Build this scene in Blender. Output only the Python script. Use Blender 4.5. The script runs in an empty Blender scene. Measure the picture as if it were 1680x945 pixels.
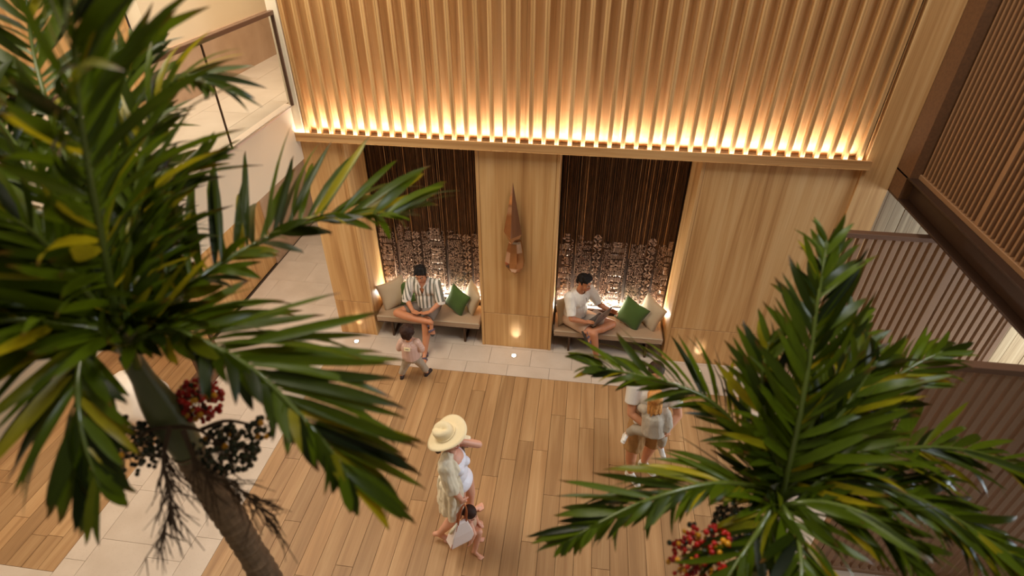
import bpy, bmesh, math, random
import numpy as np
from mathutils import Vector, Matrix, Euler, noise

SC = bpy.context.scene
COL = SC.collection
PI = math.pi
R = random.Random(7)

# ------------------------------------------------------------------ camera
cam_d = bpy.data.cameras.new('camera')
cam = bpy.data.objects.new('camera', cam_d)
COL.objects.link(cam)
cam.location = (0.0, 0.0, 5.7)
cam.rotation_euler = (math.radians(90 - 35.789), 0.0, math.radians(7.498))
cam_d.sensor_width = 36.0
cam_d.lens = 931.86 / 1680 * 36
cam_d.clip_start = 0.05
cam_d.dof.use_dof = True
cam_d.dof.focus_distance = 7.0
cam_d.dof.aperture_fstop = 0.85
SC.camera = cam

# ------------------------------------------------------------------ world
world = bpy.data.worlds.new('interior_ambient')
SC.world = world
world.use_nodes = True
bg = world.node_tree.nodes['Background']
bg.inputs[0].default_value = (1.0, 0.82, 0.60, 1)
bg.inputs[1].default_value = 0.24

# ------------------------------------------------------------------ large lights
def area(name, loc, target, sx, sy, power, color, spread=180):
    d = bpy.data.lights.new(name, 'AREA')
    d.shape = 'RECTANGLE'; d.size = sx; d.size_y = sy
    d.energy = power; d.color = color; d.spread = math.radians(spread)
    o = bpy.data.objects.new(name, d); COL.objects.link(o)
    o.location = loc
    o.rotation_euler = (Vector(target) - Vector(loc)).to_track_quat('-Z', 'Y').to_euler()
    return o

area('ceiling_glow', (-4.4, 4.3, 9.4), (-3.8, 3.6, 0), 3.6, 3.2, 470, (1.0, 0.89, 0.71))
area('ceiling_glow', (1.6, 5.0, 9.6), (2.4, 5.8, 1.5), 4.0, 2.2, 80, (1.0, 0.89, 0.70))
area('skylight', (2.9, 2.0, 9.4), (0.9, 3.6, 0), 1.5, 1.5, 195, (0.84, 0.89, 1.0))
area('side_daylight', (7.6, 4.7, 1.7), (3.0, 4.2, 0.3), 1.9, 2.4, 340, (0.80, 0.91, 1.0))
area('passage_glow', (-4.45, 7.4, 2.80), (-4.45, 7.4, 0), 1.2, 3.4, 56, (1.0, 0.89, 0.72))
area('walkway_glow', (-5.0, 3.0, 2.80), (-5.0, 3.0, 0), 2.4, 4.6, 90, (1.0, 0.89, 0.72))
area('balcony_fill', (-2.7, 4.0, 8.4), (-4.8, 7.8, 5.2), 1.4, 1.4, 75, (1.0, 0.90, 0.74), 110)  # unseen fill lamp, added to brighten the upper left wall
for k, (x, y, tx) in enumerate(((-2.2, 3.4, -2.1), (-.8, 3.4, -.8), (.6, 3.4, .6))):  # unseen overhead spots, added to make the bronze reliefs sparkle
    d = bpy.data.lights.new('sparkle_spot', 'SPOT'); d.energy = 75; d.color = (1.0, .90, .74); d.spot_size = math.radians(26); d.spot_blend = .9; d.shadow_soft_size = .12
    o = bpy.data.objects.new('sparkle_spot', d); COL.objects.link(o); o.location = (x, y, 9.2)
    o.rotation_euler = (Vector((tx, 6.9, 1.5)) - o.location).to_track_quat('-Z', 'Y').to_euler()

for (x, y, tx, ty, tz) in ((-.9, 3.3, -2.0, 1.9, 3.8), (2.1, 3.4, 1.3, 2.1, 3.0)):  # unseen overhead spots, added for small glints on palm leaves and berries
    d = bpy.data.lights.new('sparkle_spot', 'SPOT'); d.energy = 150; d.color = (1.0, .93, .82); d.spot_size = math.radians(34); d.spot_blend = 1.0; d.shadow_soft_size = .05
    o = bpy.data.objects.new('sparkle_spot', d); COL.objects.link(o); o.location = (x, y, 9.2)
    o.rotation_euler = (Vector((tx, ty, tz)) - o.location).to_track_quat('-Z', 'Y').to_euler()

SC.view_settings.view_transform = 'Standard'
SC.view_settings.look = 'None'
SC.view_settings.gamma = 1.0
SC.view_settings.use_curve_mapping = False
SC.view_settings.exposure = -0.08
SC.cycles.max_bounces = 8
SC.cycles.sample_clamp_indirect = 6.0
SC.cycles.caustics_reflective = False
SC.cycles.caustics_refractive = False

# ------------------------------------------------------------------ materials
def srgb(r, g, b):
    def c(v):
        v /= 255.0
        return v / 12.92 if v <= 0.04045 else ((v + 0.055) / 1.055) ** 2.4
    return (c(r), c(g), c(b), 1.0)

def base_mat(name):
    m = bpy.data.materials.new(name)
    m.use_nodes = True
    nt = m.node_tree
    b = nt.nodes['Principled BSDF']
    return m, nt, b

def N(nt, t, **kw):
    n = nt.nodes.new(t)
    for k, v in kw.items():
        setattr(n, k, v)
    return n

def ramp(nt, fac, stops):
    r = N(nt, 'ShaderNodeValToRGB')
    e = r.color_ramp.elements
    while len(e) < len(stops):
        e.new(0.5)
    for i, (p, c) in enumerate(stops):
        e[i].position = p; e[i].color = c
    nt.links.new(fac, r.inputs[0])
    return r.outputs[0]

def plain(name, col, rough=0.6, metal=0.0, var=0.0, nscale=20.0, bump=0.0, spec=0.5, sheen=0.0):
    m, nt, b = base_mat(name)
    b.inputs['Roughness'].default_value = rough
    b.inputs['Metallic'].default_value = metal
    b.inputs['Specular IOR Level'].default_value = spec
    if sheen:
        b.inputs['Sheen Weight'].default_value = sheen
    tc = N(nt, 'ShaderNodeTexCoord')
    ns = N(nt, 'ShaderNodeTexNoise'); ns.inputs['Scale'].default_value = nscale; ns.inputs['Detail'].default_value = 4
    nt.links.new(tc.outputs['Object'], ns.inputs['Vector'])
    lo = tuple(c * (1 - var) for c in col[:3]) + (1,)
    hi = tuple(min(1, c * (1 + var)) for c in col[:3]) + (1,)
    nt.links.new(ramp(nt, ns.outputs['Fac'], [(0.25, lo), (0.75, hi)]), b.inputs['Base Color'])
    if bump:
        bp = N(nt, 'ShaderNodeBump'); bp.inputs['Strength'].default_value = bump; bp.inputs['Distance'].default_value = 0.01
        nt.links.new(ns.outputs['Fac'], bp.inputs['Height']); nt.links.new(bp.outputs[0], b.inputs['Normal'])
    return m

def wood(name, dark, mid, light, axis='Z', rough=0.45, piece_var=0.25, cross=16.0, along=0.7, fine=150.0, contrast=1.0):
    """oak-like grain running along one axis, each piece with its own offset and tone"""
    m, nt, b = base_mat(name)
    L = nt.links.new
    tc = N(nt, 'ShaderNodeTexCoord'); oi = N(nt, 'ShaderNodeObjectInfo')
    off = N(nt, 'ShaderNodeVectorMath', operation='SCALE'); off.inputs[0].default_value = (37.1, 53.7, 71.3)
    L(oi.outputs['Random'], off.inputs['Scale'])
    add = N(nt, 'ShaderNodeVectorMath', operation='ADD')
    L(tc.outputs['Object'], add.inputs[0]); L(off.outputs[0], add.inputs[1])
    def stretched(c, a):
        mp = N(nt, 'ShaderNodeMapping')
        s = [c, c, c]; s['XYZ'.index(axis)] = a
        mp.inputs['Scale'].default_value = s
        L(add.outputs[0], mp.inputs['Vector'])
        return mp.outputs[0]
    n1 = N(nt, 'ShaderNodeTexNoise'); n1.inputs['Scale'].default_value = 1.0; n1.inputs['Detail'].default_value = 3; n1.inputs['Distortion'].default_value = 0.8
    L(stretched(cross, along), n1.inputs['Vector'])
    n2 = N(nt, 'ShaderNodeTexNoise'); n2.inputs['Scale'].default_value = 1.0; n2.inputs['Detail'].default_value = 5
    L(stretched(fine, along * 4), n2.inputs['Vector'])
    mix = N(nt, 'ShaderNodeMath', operation='MULTIPLY_ADD'); mix.inputs[1].default_value = 0.35
    L(n2.outputs['Fac'], mix.inputs[0]); L(n1.outputs['Fac'], mix.inputs[2])
    c = ramp(nt, mix.outputs[0], [(0.675 - 0.28 / contrast, dark), (0.675, mid), (0.675 + 0.25 / contrast, light)])
    hsv = N(nt, 'ShaderNodeHueSaturation')
    mr = N(nt, 'ShaderNodeMapRange'); mr.inputs['To Min'].default_value = 1 - piece_var; mr.inputs['To Max'].default_value = 1 + piece_var
    L(oi.outputs['Random'], mr.inputs['Value']); L(mr.outputs[0], hsv.inputs['Value']); L(c, hsv.inputs['Color'])
    L(hsv.outputs[0], b.inputs['Base Color'])
    b.inputs['Roughness'].default_value = rough
    bp = N(nt, 'ShaderNodeBump'); bp.inputs['Strength'].default_value = 0.12; bp.inputs['Distance'].default_value = 0.004
    L(n2.outputs['Fac'], bp.inputs['Height']); L(bp.outputs[0], b.inputs['Normal'])
    return m

def emit(name, col, s):
    m, nt, b = base_mat(name)
    b.inputs['Base Color'].default_value = col
    b.inputs['Emission Color'].default_value = col
    b.inputs['Emission Strength'].default_value = s
    return m

def stone(name, c1, c2, speck, rough=0.4, piece_var=0.04):
    m, nt, b = base_mat(name)
    L = nt.links.new
    tc = N(nt, 'ShaderNodeTexCoord'); oi = N(nt, 'ShaderNodeObjectInfo')
    off = N(nt, 'ShaderNodeVectorMath', operation='SCALE'); off.inputs[0].default_value = (17.1, 23.7, 31.3)
    L(oi.outputs['Random'], off.inputs['Scale'])
    add = N(nt, 'ShaderNodeVectorMath', operation='ADD')
    L(tc.outputs['Object'], add.inputs[0]); L(off.outputs[0], add.inputs[1])
    n1 = N(nt, 'ShaderNodeTexNoise'); n1.inputs['Scale'].default_value = 3.0; n1.inputs['Detail'].default_value = 5
    L(add.outputs[0], n1.inputs['Vector'])
    n2 = N(nt, 'ShaderNodeTexNoise'); n2.inputs['Scale'].default_value = 95.0; n2.inputs['Detail'].default_value = 2
    L(add.outputs[0], n2.inputs['Vector'])
    base = ramp(nt, n1.outputs['Fac'], [(0.3, c1), (0.7, c2)])
    sp = ramp(nt, n2.outputs['Fac'], [(0.27, (.7, .7, .7, 1)), (0.34, (0, 0, 0, 1))])
    mx = N(nt, 'ShaderNodeMixRGB'); L(sp, mx.inputs[0]); L(base, mx.inputs[1]); mx.inputs[2].default_value = speck
    hsv = N(nt, 'ShaderNodeHueSaturation')
    mr = N(nt, 'ShaderNodeMapRange'); mr.inputs['To Min'].default_value = 1 - piece_var; mr.inputs['To Max'].default_value = 1 + piece_var
    L(oi.outputs['Random'], mr.inputs['Value']); L(mr.outputs[0], hsv.inputs['Value']); L(mx.outputs[0], hsv.inputs['Color'])
    L(hsv.outputs[0], b.inputs['Base Color'])
    b.inputs['Roughness'].default_value = rough
    return m

M = {}
M['floor_wood'] = wood('floor_oak', srgb(134, 97, 60), srgb(168, 128, 85), srgb(190, 153, 108), 'Y', 0.45, 0.15, 9, 0.5, 110, 0.75)
M['panel_wood'] = wood('panel_oak', srgb(168, 118, 66), srgb(205, 158, 100), srgb(222, 182, 126), 'Z', 0.5, 0.04, 9, 0.35, 120, 1.0)
M['ledge_wood'] = wood('ledge_oak', srgb(160, 112, 64), srgb(196, 150, 96), srgb(214, 172, 118), 'X', 0.5, 0.03, 12, 0.4, 150, 1.0)
M['slat_wood'] = wood('slat_oak', srgb(170, 120, 68), srgb(205, 158, 100), srgb(222, 180, 124), 'Z', 0.5, 0.06, 14, 0.35, 150, 1.0)
M['board_wood'] = wood('bleached_board', srgb(122, 98, 68), srgb(164, 140, 106), srgb(188, 166, 132), 'Z', 0.6, 0.12, 16, 0.5, 150, 1.0)
M['table_wood'] = wood('table_oak', srgb(150, 108, 66), srgb(190, 146, 96), srgb(214, 174, 124), 'X', 0.35, 0.05, 12, 0.5, 140, 1.0)
M['tile'] = stone('limestone_tile', srgb(194, 175, 156), srgb(207, 189, 171), srgb(164, 141, 120), 0.35)
M['travertine'] = stone('travertine', srgb(182, 150, 124), srgb(198, 166, 140), srgb(132, 102, 80), 0.55)
M['kerb'] = plain('pale_stone_kerb', srgb(240, 216, 196), 0.4, var=.02)
M['plaster'] = plain('warm_plaster', srgb(236, 218, 188), 0.75, var=0.015, nscale=3)
M['grout'] = plain('dark_joint', srgb(70, 52, 36), 0.9)
M['tile_grout'] = plain('tile_joint', srgb(140, 116, 94), 0.9)
M['brown_metal'] = plain('brown_painted_metal', srgb(112, 82, 62), 0.45, 0.25, var=0.04, nscale=30)
M['screen_metal'] = plain('taupe_screen_metal', srgb(156, 124, 98), 0.45, 0.1, var=0.03, nscale=30)
M['upper_screen'] = plain('bronze_screen_metal', srgb(150, 112, 78), 0.5, 0.0, var=0.03, nscale=30)
M['screen_back'] = plain('taupe_backing', srgb(172, 142, 110), 0.6, 0.0, var=0.03, nscale=30)
M['beam_metal'] = plain('dark_brown_steel', srgb(56, 36, 24), 0.45, 0.1, var=0.06, nscale=12)
M['rust'] = plain('brown_veneer', srgb(104, 70, 42), 0.6, var=0.2, nscale=40)
M['relief_back'] = plain('dark_bronze_ground', srgb(46, 32, 24), 0.5, 0.6)
M['relief_ground'] = plain('bronze_ground', srgb(62, 43, 31), 0.45, 0.5, var=.3, nscale=30)
M['dark'] = plain('dark_void', srgb(46, 32, 24), 0.8)
M['dark_timber'] = wood('dark_timber', srgb(46, 28, 16), srgb(66, 42, 26), srgb(84, 56, 34), 'X', 0.5, 0.05, 14, 0.5, 120)
M['bronze_leg'] = plain('dark_bronze', srgb(78, 56, 38), 0.4, 0.5)
M['cushion'] = plain('tan_seat_fabric', srgb(166, 138, 108), 0.62, var=0.05, nscale=160, bump=0.05, sheen=0.2)
M['beige_fabric'] = plain('beige_linen', srgb(192, 172, 142), 0.85, var=0.05, nscale=140, bump=0.06, sheen=0.2)
M['green_fabric'] = plain('green_linen', srgb(66, 92, 30), 0.85, var=0.08, nscale=140, bump=0.06, sheen=0.2)
M['led'] = emit('warm_led', (1.0, 0.93, 0.78, 1), 2.6)
M['lamp_disc'] = emit('uplight_lens', (1.0, 0.86, 0.64, 1), 22.0)
M['copper'] = plain('polished_bronze', srgb(198, 164, 138), 0.07, 1.0, var=0.03, nscale=4)
M['white_stone'] = plain('white_carved_stone', srgb(226, 212, 196), 0.5, var=0.03, nscale=8, bump=0.15)
M['steel'] = plain('brushed_steel', srgb(170, 150, 128), 0.3, 1.0)

def relief_metal(name, c, rough, metal=0.85):
    m, nt, b = base_mat(name)
    tc = N(nt, 'ShaderNodeTexCoord')
    ns = N(nt, 'ShaderNodeTexNoise'); ns.inputs['Scale'].default_value = 18; ns.inputs['Detail'].default_value = 3
    mp = N(nt, 'ShaderNodeMapping'); mp.inputs['Scale'].default_value = (3.0, 1, 0.25)
    nt.links.new(tc.outputs['Object'], mp.inputs['Vector']); nt.links.new(mp.outputs[0], ns.inputs['Vector'])
    d = tuple(x * 0.45 for x in c[:3]) + (1,)
    nt.links.new(ramp(nt, ns.outputs['Fac'], [(0.35, d), (0.65, c)]), b.inputs['Base Color'])
    b.inputs['Metallic'].default_value = metal
    b.inputs['Roughness'].default_value = rough
    return m
M['relief'] = relief_metal('cast_bronze_relief', srgb(232, 198, 172), 0.28, 0.5)
M['rod'] = relief_metal('dark_bronze_rod', srgb(108, 78, 54), 0.34, 0.7)
M['rod_bright'] = relief_metal('bright_bronze_seam', srgb(214, 170, 124), 0.3)

def glass_mat():
    m, nt, b = base_mat('balustrade_glass')
    b.inputs['Base Color'].default_value = (0.96, 0.98, 0.96, 1)
    b.inputs['Roughness'].default_value = 0.0
    b.inputs['Transmission Weight'].default_value = 1.0
    b.inputs['IOR'].default_value = 1.05
    return m
M['glass'] = glass_mat()

def leaf_mat(name, c_lo, c_hi, c_yel):
    m, nt, b = base_mat(name)
    L = nt.links.new
    oi = N(nt, 'ShaderNodeObjectInfo')
    at = N(nt, 'ShaderNodeAttribute'); at.attribute_name = 'leaf'      # x = along the blade, y = tint of the blade
    sep = N(nt, 'ShaderNodeSeparateXYZ'); L(at.outputs['Vector'], sep.inputs[0])
    tc = N(nt, 'ShaderNodeTexCoord')
    ns = N(nt, 'ShaderNodeTexNoise'); ns.inputs['Scale'].default_value = 9.0; ns.inputs['Detail'].default_value = 3
    L(tc.outputs['Object'], ns.inputs['Vector'])
    ad = N(nt, 'ShaderNodeMath', operation='ADD'); L(oi.outputs['Random'], ad.inputs[0]); L(sep.outputs['Y'], ad.inputs[1])
    fr = N(nt, 'ShaderNodeMath', operation='FRACT'); L(ad.outputs[0], fr.inputs[0])
    c = ramp(nt, fr.outputs[0], [(0.0, c_lo), (0.55, c_hi), (0.86, c_hi), (1.0, c_yel)])
    hs = N(nt, 'ShaderNodeHueSaturation')
    mr = N(nt, 'ShaderNodeMapRange'); mr.inputs['To Min'].default_value = 0.65; mr.inputs['To Max'].default_value = 1.35
    L(ns.outputs['Fac'], mr.inputs['Value']); L(mr.outputs[0], hs.inputs['Value']); L(c, hs.inputs['Color'])
    tip = N(nt, 'ShaderNodeMath', operation='MULTIPLY_ADD'); tip.inputs[1].default_value = 0.35
    L(ns.outputs['Fac'], tip.inputs[0]); L(sep.outputs['X'], tip.inputs[2])
    tf = ramp(nt, tip.outputs[0], [(1.0, (0, 0, 0, 1)), (1.0, (0, 0, 0, 1)), (1.0, (0, 0, 0, 1))])
    mp = N(nt, 'ShaderNodeMapRange'); mp.inputs['From Min'].default_value = 1.02; mp.inputs['From Max'].default_value = 1.16
    L(tip.outputs[0], mp.inputs['Value'])
    mx = N(nt, 'ShaderNodeMixRGB'); L(mp.outputs[0], mx.inputs[0]); L(hs.outputs[0], mx.inputs[1]); mx.inputs[2].default_value = srgb(92, 62, 26)
    L(mx.outputs[0], b.inputs['Base Color'])
    b.inputs['Roughness'].default_value = 0.3
    b.inputs['Specular IOR Level'].default_value = 0.2
    tr = N(nt, 'ShaderNodeBsdfTranslucent')
    g = N(nt, 'ShaderNodeHueSaturation'); g.inputs['Value'].default_value = 1.5; L(mx.outputs[0], g.inputs['Color']); L(g.outputs[0], tr.inputs['Color'])
    ms = N(nt, 'ShaderNodeMixShader'); ms.inputs[0].default_value = 0.3
    out = nt.nodes['Material Output']
    L(b.outputs[0], ms.inputs[1]); L(tr.outputs[0], ms.inputs[2]); L(ms.outputs[0], out.inputs['Surface'])
    return m
M['leaf'] = leaf_mat('palm_leaf', srgb(20, 30, 6), srgb(78, 94, 12), srgb(170, 152, 24))
M['rachis'] = plain('palm_rachis', srgb(84, 96, 36), 0.2, var=0.2, nscale=6)
M['crownshaft'] = plain('palm_crownshaft', srgb(92, 98, 58), 0.4, var=0.15, nscale=5)
M['trunk'] = plain('palm_bark', srgb(122, 100, 76), 0.85, var=0.35, nscale=18, bump=0.5)
M['twig'] = plain('dry_twig', srgb(70, 52, 34), 0.8, var=0.15)
M['berry_dark'] = plain('dark_green_berry', srgb(34, 42, 20), 0.07, var=0.3, nscale=12)
M['berry_red'] = plain('red_berry', srgb(168, 24, 14), 0.07, var=0.3, nscale=12)
M['berry_yellow'] = plain('yellow_berry', srgb(206, 142, 26), 0.07, var=0.15, nscale=12)

# ------------------------------------------------------------------ mesh helpers
class MB:
    """collects shapes; build() links them as ONE mesh object"""
    def __init__(s):
        s.v = []; s.f = []; s.att = []; s.smooth = False
    def add(s, vs, fs):
        k = len(s.v); s.v.extend([tuple(v) for v in vs]); s.f.extend([tuple(i + k for i in f) for f in fs])
        return k
    def box(s, x0, x1, y0, y1, z0, z1, mtx=None):
        vs = [Vector(p) for p in ((x0,y0,z0),(x1,y0,z0),(x1,y1,z0),(x0,y1,z0),(x0,y0,z1),(x1,y0,z1),(x1,y1,z1),(x0,y1,z1))]
        if mtx is not None: vs = [mtx @ v for v in vs]
        s.add(vs, [(0,3,2,1),(4,5,6,7),(0,1,5,4),(1,2,6,5),(2,3,7,6),(3,0,4,7)]); return s
    def cbox(s, x0, x1, y0, y1, z0, z1, c=0.004, mtx=None):
        """box with chamfered edges"""
        bm = bmesh.new()
        bmesh.ops.create_cube(bm, size=1)
        for v in bm.verts:
            v.co = Vector((x0 + (v.co.x + .5) * (x1 - x0), y0 + (v.co.y + .5) * (y1 - y0), z0 + (v.co.z + .5) * (z1 - z0)))
        bmesh.ops.bevel(bm, geom=bm.edges[:], offset=c, segments=1, affect='EDGES', profile=0.5)
        s.addbm(bm, mtx); return s
    def addbm(s, bm, mtx=None):
        bm.verts.ensure_lookup_table()
        vs = [(mtx @ v.co) if mtx is not None else v.co.copy() for v in bm.verts]
        s.add(vs, [tuple(v.index for v in f.verts) for f in bm.faces]); bm.free()
    def tube(s, path, radii, n=8, caps=True):
        path = [Vector(p) for p in path]
        k = len(s.v); up = None
        for i, p in enumerate(path):
            t = (path[min(i + 1, len(path) - 1)] - path[max(i - 1, 0)])
            if t.length < 1e-9: t = Vector((0, 0, 1))
            t.normalize()
            if up is None:
                up = Vector((0, 0, 1)) if abs(t.z) < 0.9 else Vector((0, 1, 0))
            a = t.cross(up).normalized(); b = a.cross(t).normalized(); up = b
            r = radii[i] if hasattr(radii, '__len__') else radii
            for j in range(n):
                w = 2 * PI * j / n
                s.v.append(tuple(p + a * (r * math.cos(w)) + b * (r * math.sin(w))))
        m = len(path)
        for i in range(m - 1):
            for j in range(n):
                q = (j + 1) % n
                s.f.append((k + i*n + j, k + i*n + q, k + (i+1)*n + q, k + (i+1)*n + j))
        if caps:
            s.f.append(tuple(k + j for j in range(n))[::-1]); s.f.append(tuple(k + (m-1)*n + j for j in range(n)))
        return s
    def lathe(s, prof, n=24, mtx=None):
        k = len(s.v)
        for r, z in prof:
            for j in range(n):
                w = 2 * PI * j / n
                v = Vector((r * math.cos(w), r * math.sin(w), z))
                s.v.append(tuple(mtx @ v if mtx is not None else v))
        for i in range(len(prof) - 1):
            for j in range(n):
                q = (j + 1) % n
                s.f.append((k + i*n + j, k + i*n + q, k + (i+1)*n + q, k + (i+1)*n + j))
        s.f.append(tuple(k + j for j in range(n))[::-1]); s.f.append(tuple(k + (len(prof)-1)*n + j for j in range(n)))
        return s
    def ico(s, c, r, sub=1, sc=(1, 1, 1)):
        bm = bmesh.new(); bmesh.ops.create_icosphere(bm, subdivisions=sub, radius=1)
        for v in bm.verts: v.co = Vector((c[0] + v.co.x*r*sc[0], c[1] + v.co.y*r*sc[1], c[2] + v.co.z*r*sc[2]))
        s.addbm(bm); return s
    def mesh(s, name, mat, origin=(0, 0, 0), smooth=False):
        me = bpy.data.meshes.new(name)
        o = origin
        me.from_pydata([(v[0]-o[0], v[1]-o[1], v[2]-o[2]) for v in s.v], [], s.f)
        for m in (mat if isinstance(mat, (list, tuple)) else [mat]): me.materials.append(m)
        if smooth:
            me.polygons.foreach_set('use_smooth', [True] * len(me.polygons))
        me.update()
        return me
    def centre(s):
        a = np.array(s.v); return tuple((a.min(0) + a.max(0)) / 2)
    def build(s, name, mat, parent=None, origin=None, smooth=False, **tags):
        if origin is None: origin = s.centre()
        o = bpy.data.objects.new(name, s.mesh(name, mat, origin, smooth))
        return place(o, origin, parent, **tags)

WORLD = {}
def place(o, loc, parent=None, **tags):
    COL.objects.link(o)
    loc = Vector(loc); WORLD[o] = loc
    if parent is not None:
        o.parent = parent; o.location = loc - WORLD[parent]
    else:
        o.location = loc
    for k, v in tags.items():
        if v: o[k] = v
    return o

def thing(name, loc, label, category, group=None):
    o = bpy.data.objects.new(name, None); o.empty_display_size = 0.1
    return place(o, loc, None, label=label, category=category, group=group)

def structure(name, mb, mat, origin=None, **k):
    return mb.build(name, mat, None, origin, kind='structure', **k)

def catmull(pts, n):
    P = [Vector(p) for p in pts]
    P = [P[0] * 2 - P[1]] + P + [P[-1] * 2 - P[-2]]
    out = []
    m = len(P) - 3
    for i in range(n):
        u = i / (n - 1) * m; k = min(int(u), m - 1); t = u - k
        a, b, c, d = P[k:k+4]
        out.append(0.5 * ((2*b) + (c - a)*t + (2*a - 5*b + 4*c - d)*t*t + (3*b - a - 3*c + d)*t**3))
    return out
# ================================================================== SETTING
YB = 6.343          # front plane of the oak wall panels
YN = 6.92           # face of the relief panels in the niches
XL, XR = -3.49, 3.084

# ---- floor: slab, oak planks, limestone tiles
fl = structure('floor', MB().box(-8.2, 8.2, -1.2, 10.6, -0.2, -0.012), M['grout'], (0, 0, 0))
def plank_field(x0, x1, y0, y1, w, seed, parent):
    rr = random.Random(seed)
    n = round((x1 - x0) / w); w = (x1 - x0) / n
    for i in range(n):
        y = y1 - rr.uniform(0.15, 1.9); top = y1
        while True:
            y = max(y, y0)
            a, b = x0 + i*w + .0022, x0 + (i+1)*w - .0022
            MB().box(a, b, y + .0022, top - .0022, -0.02, rr.uniform(-.0006, .0006)).build('plank', M['floor_wood'], parent)
            if y <= y0 + 1e-6: break
            top = y; y -= rr.choice((1.2, 1.5, 1.8, 2.0))
            if y - y0 < 0.25: y = y0
plank_field(-3.49, 2.45, 0.9, 5.73, 0.1856, 3, fl)
plank_field(-7.0, -5.0, 2.355, 5.70, 0.1856, 5, fl)

def tile_rows(rows, parent, z=0.0, mat='tile', gap=0.0018):
    """rows: (x0, x1, y0, y1, [cuts], along) - one course of tiles each"""
    for (x0, x1, y0, y1, cuts, along) in rows:
        lo, hi = (x0, x1) if along == 'X' else (y0, y1)
        edges = [lo] + [c for c in cuts if lo + .05 < c < hi - .05] + [hi]
        for a, b in zip(edges[:-1], edges[1:]):
            if along == 'X': bx = (a + gap, b - gap, y0 + gap, y1 - gap)
            else: bx = (x0 + gap, x1 - gap, a + gap, b - gap)
            MB().box(*bx, z - 0.02, z).build('tile', M[mat], parent)
def cutlist(lo, hi, step, off): return [lo + off + k*step for k in range(int((hi - lo)/step) + 2)]
rows = []
# strip along the oak wall (courses run along X)
rows.append((-5.35, 6.6, 5.73, 5.955, cutlist(-5.35, 6.6, 0.6, 0.31), 'X'))
rows.append((-5.35, 6.6, 5.955, 6.30, cutlist(-5.35, 6.6, 0.6, 0.02), 'X'))
rows.append((-5.35, 6.6, 6.30, 6.95, cutlist(-5.35, 6.6, 0.6, 0.33), 'X'))
# passage to the left, beyond the oak wall
for k in range(5):
    rows.append((-5.35, -3.3, 6.95 + .6*k, 7.55 + .6*k, cutlist(-5.35, -3.3, 0.9, .25 + .45*(k % 2)), 'X'))
# walkway between the two oak floors (courses run along Y)
xs = [-5.0, -4.76, -4.16, -3.78, -3.49]
for k in range(4):
    rows.append((xs[k], xs[k+1], 0.6, 5.73, cutlist(0.6, 5.73, 0.6 if k % 2 else 0.9, (.1, .35, .22, .5)[k]), 'Y'))
rows.append((-7.0, -5.0, 1.9, 2.355, cutlist(-7, -5, .6, .2), 'X'))
rows.append((-7.0, -5.0, 0.9, 1.9, cutlist(-7, -5, .6, .45), 'X'))
# right-hand walkway between the slatted screens
for k in range(5):
    rows.append((2.45 + .8*k, 3.25 + .8*k, 0.9, 5.73, cutlist(0.9, 5.73, 0.8, .2 + .3*(k % 2)), 'Y'))
tile_rows(rows, fl)

# ---- back wall: core behind everything, oak pieces as parts
wb = structure('wall_back', MB().box(XL + .02, 3.42, YN + .031, YN + .25, 0, 7.6), M['dark'])
def oak(name, x0, x1, y0, y1, z0, z1, mat='panel_wood', c=.003, w=None):
    return MB().cbox(x0, x1, y0, y1, z0, z1, c).build(name, M[mat], w or wb)
JZ = 0.618
for (a, b, tl, tr) in ((XL, -2.917, 0, 1), (-1.284, -0.258, 1, 1), (1.365, XR, 1, 0)):
    pier = structure('wall_back', MB().box(a + .021, b - .021, YB + .031, YN + .03, 0, 3.1), M['dark'])
    ia, ib = a + (.042 if tl else 0), b - (.042 if tr else 0)
    oak('oak_panel', ia, ib, YB, YB + .03, 0.0, JZ - .003, w=pier)
    oak('oak_panel', ia, ib, YB, YB + .03, JZ + .003, 3.10, w=pier)
    if tl: oak('edge_strip', a, ia - .003, YB - .006, YB + .03, 0, 3.10, w=pier)
    if tr: oak('edge_strip', ib + .003, b, YB - .006, YB + .03, 0, 3.10, w=pier)
    oak('niche_return' if tl else 'end_return', a, a + .02, YB + .03, YN + .03, 0, 3.10, w=pier)
    if tr: oak('niche_return', b - .02, b, YB + .03, YN + .03, 0, 3.10, w=pier)
wu = structure('wall_back', MB().box(XL + .02, 3.42, 6.53, YN + .03, 3.10, 7.6), M['dark'])
for (a, b) in ((-2.917, -1.284), (-0.258, 1.365)):
    oak('niche_soffit', a, b, YB, YN + .03, 3.075, 3.10, w=wu)
# slatted upper wall: backing boards, slats
bk = 12; wbk = (3.10 - (-3.40)) / bk
for i in range(bk):
    MB().box(-3.40 + i*wbk + .001, -3.40 + (i+1)*wbk - .001, 6.49, 6.53, 3.12, 7.4).build('backing_board', M['slat_wood'], wu)
NS = 43; x_first, x_last = -3.336, 3.014
sm = None
for i in range(NS):
    x = x_first + (x_last - x_first) * i / (NS - 1)
    if sm is None:
        mb = MB(); h = 2.05
        mb.cbox(-.024, -.003, -.038, .034, -h, h, .004); mb.cbox(-.004, .024, -.034, .034, -h, h, .004)
        sm = mb.mesh('slat', M['slat_wood'])
    place(bpy.data.objects.new('slat', sm), (x, 6.352, 3.18 + 2.05), wu)
MB().box(-3.49, -3.372, 6.30, 6.53, 3.17, 7.5).build('plaster_reveal', M['plaster'], wu)
oak('shadow_gap', 3.052, 3.082, 6.40, 6.53, 3.2, 7.4, 'dark_timber', w=wu)

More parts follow.
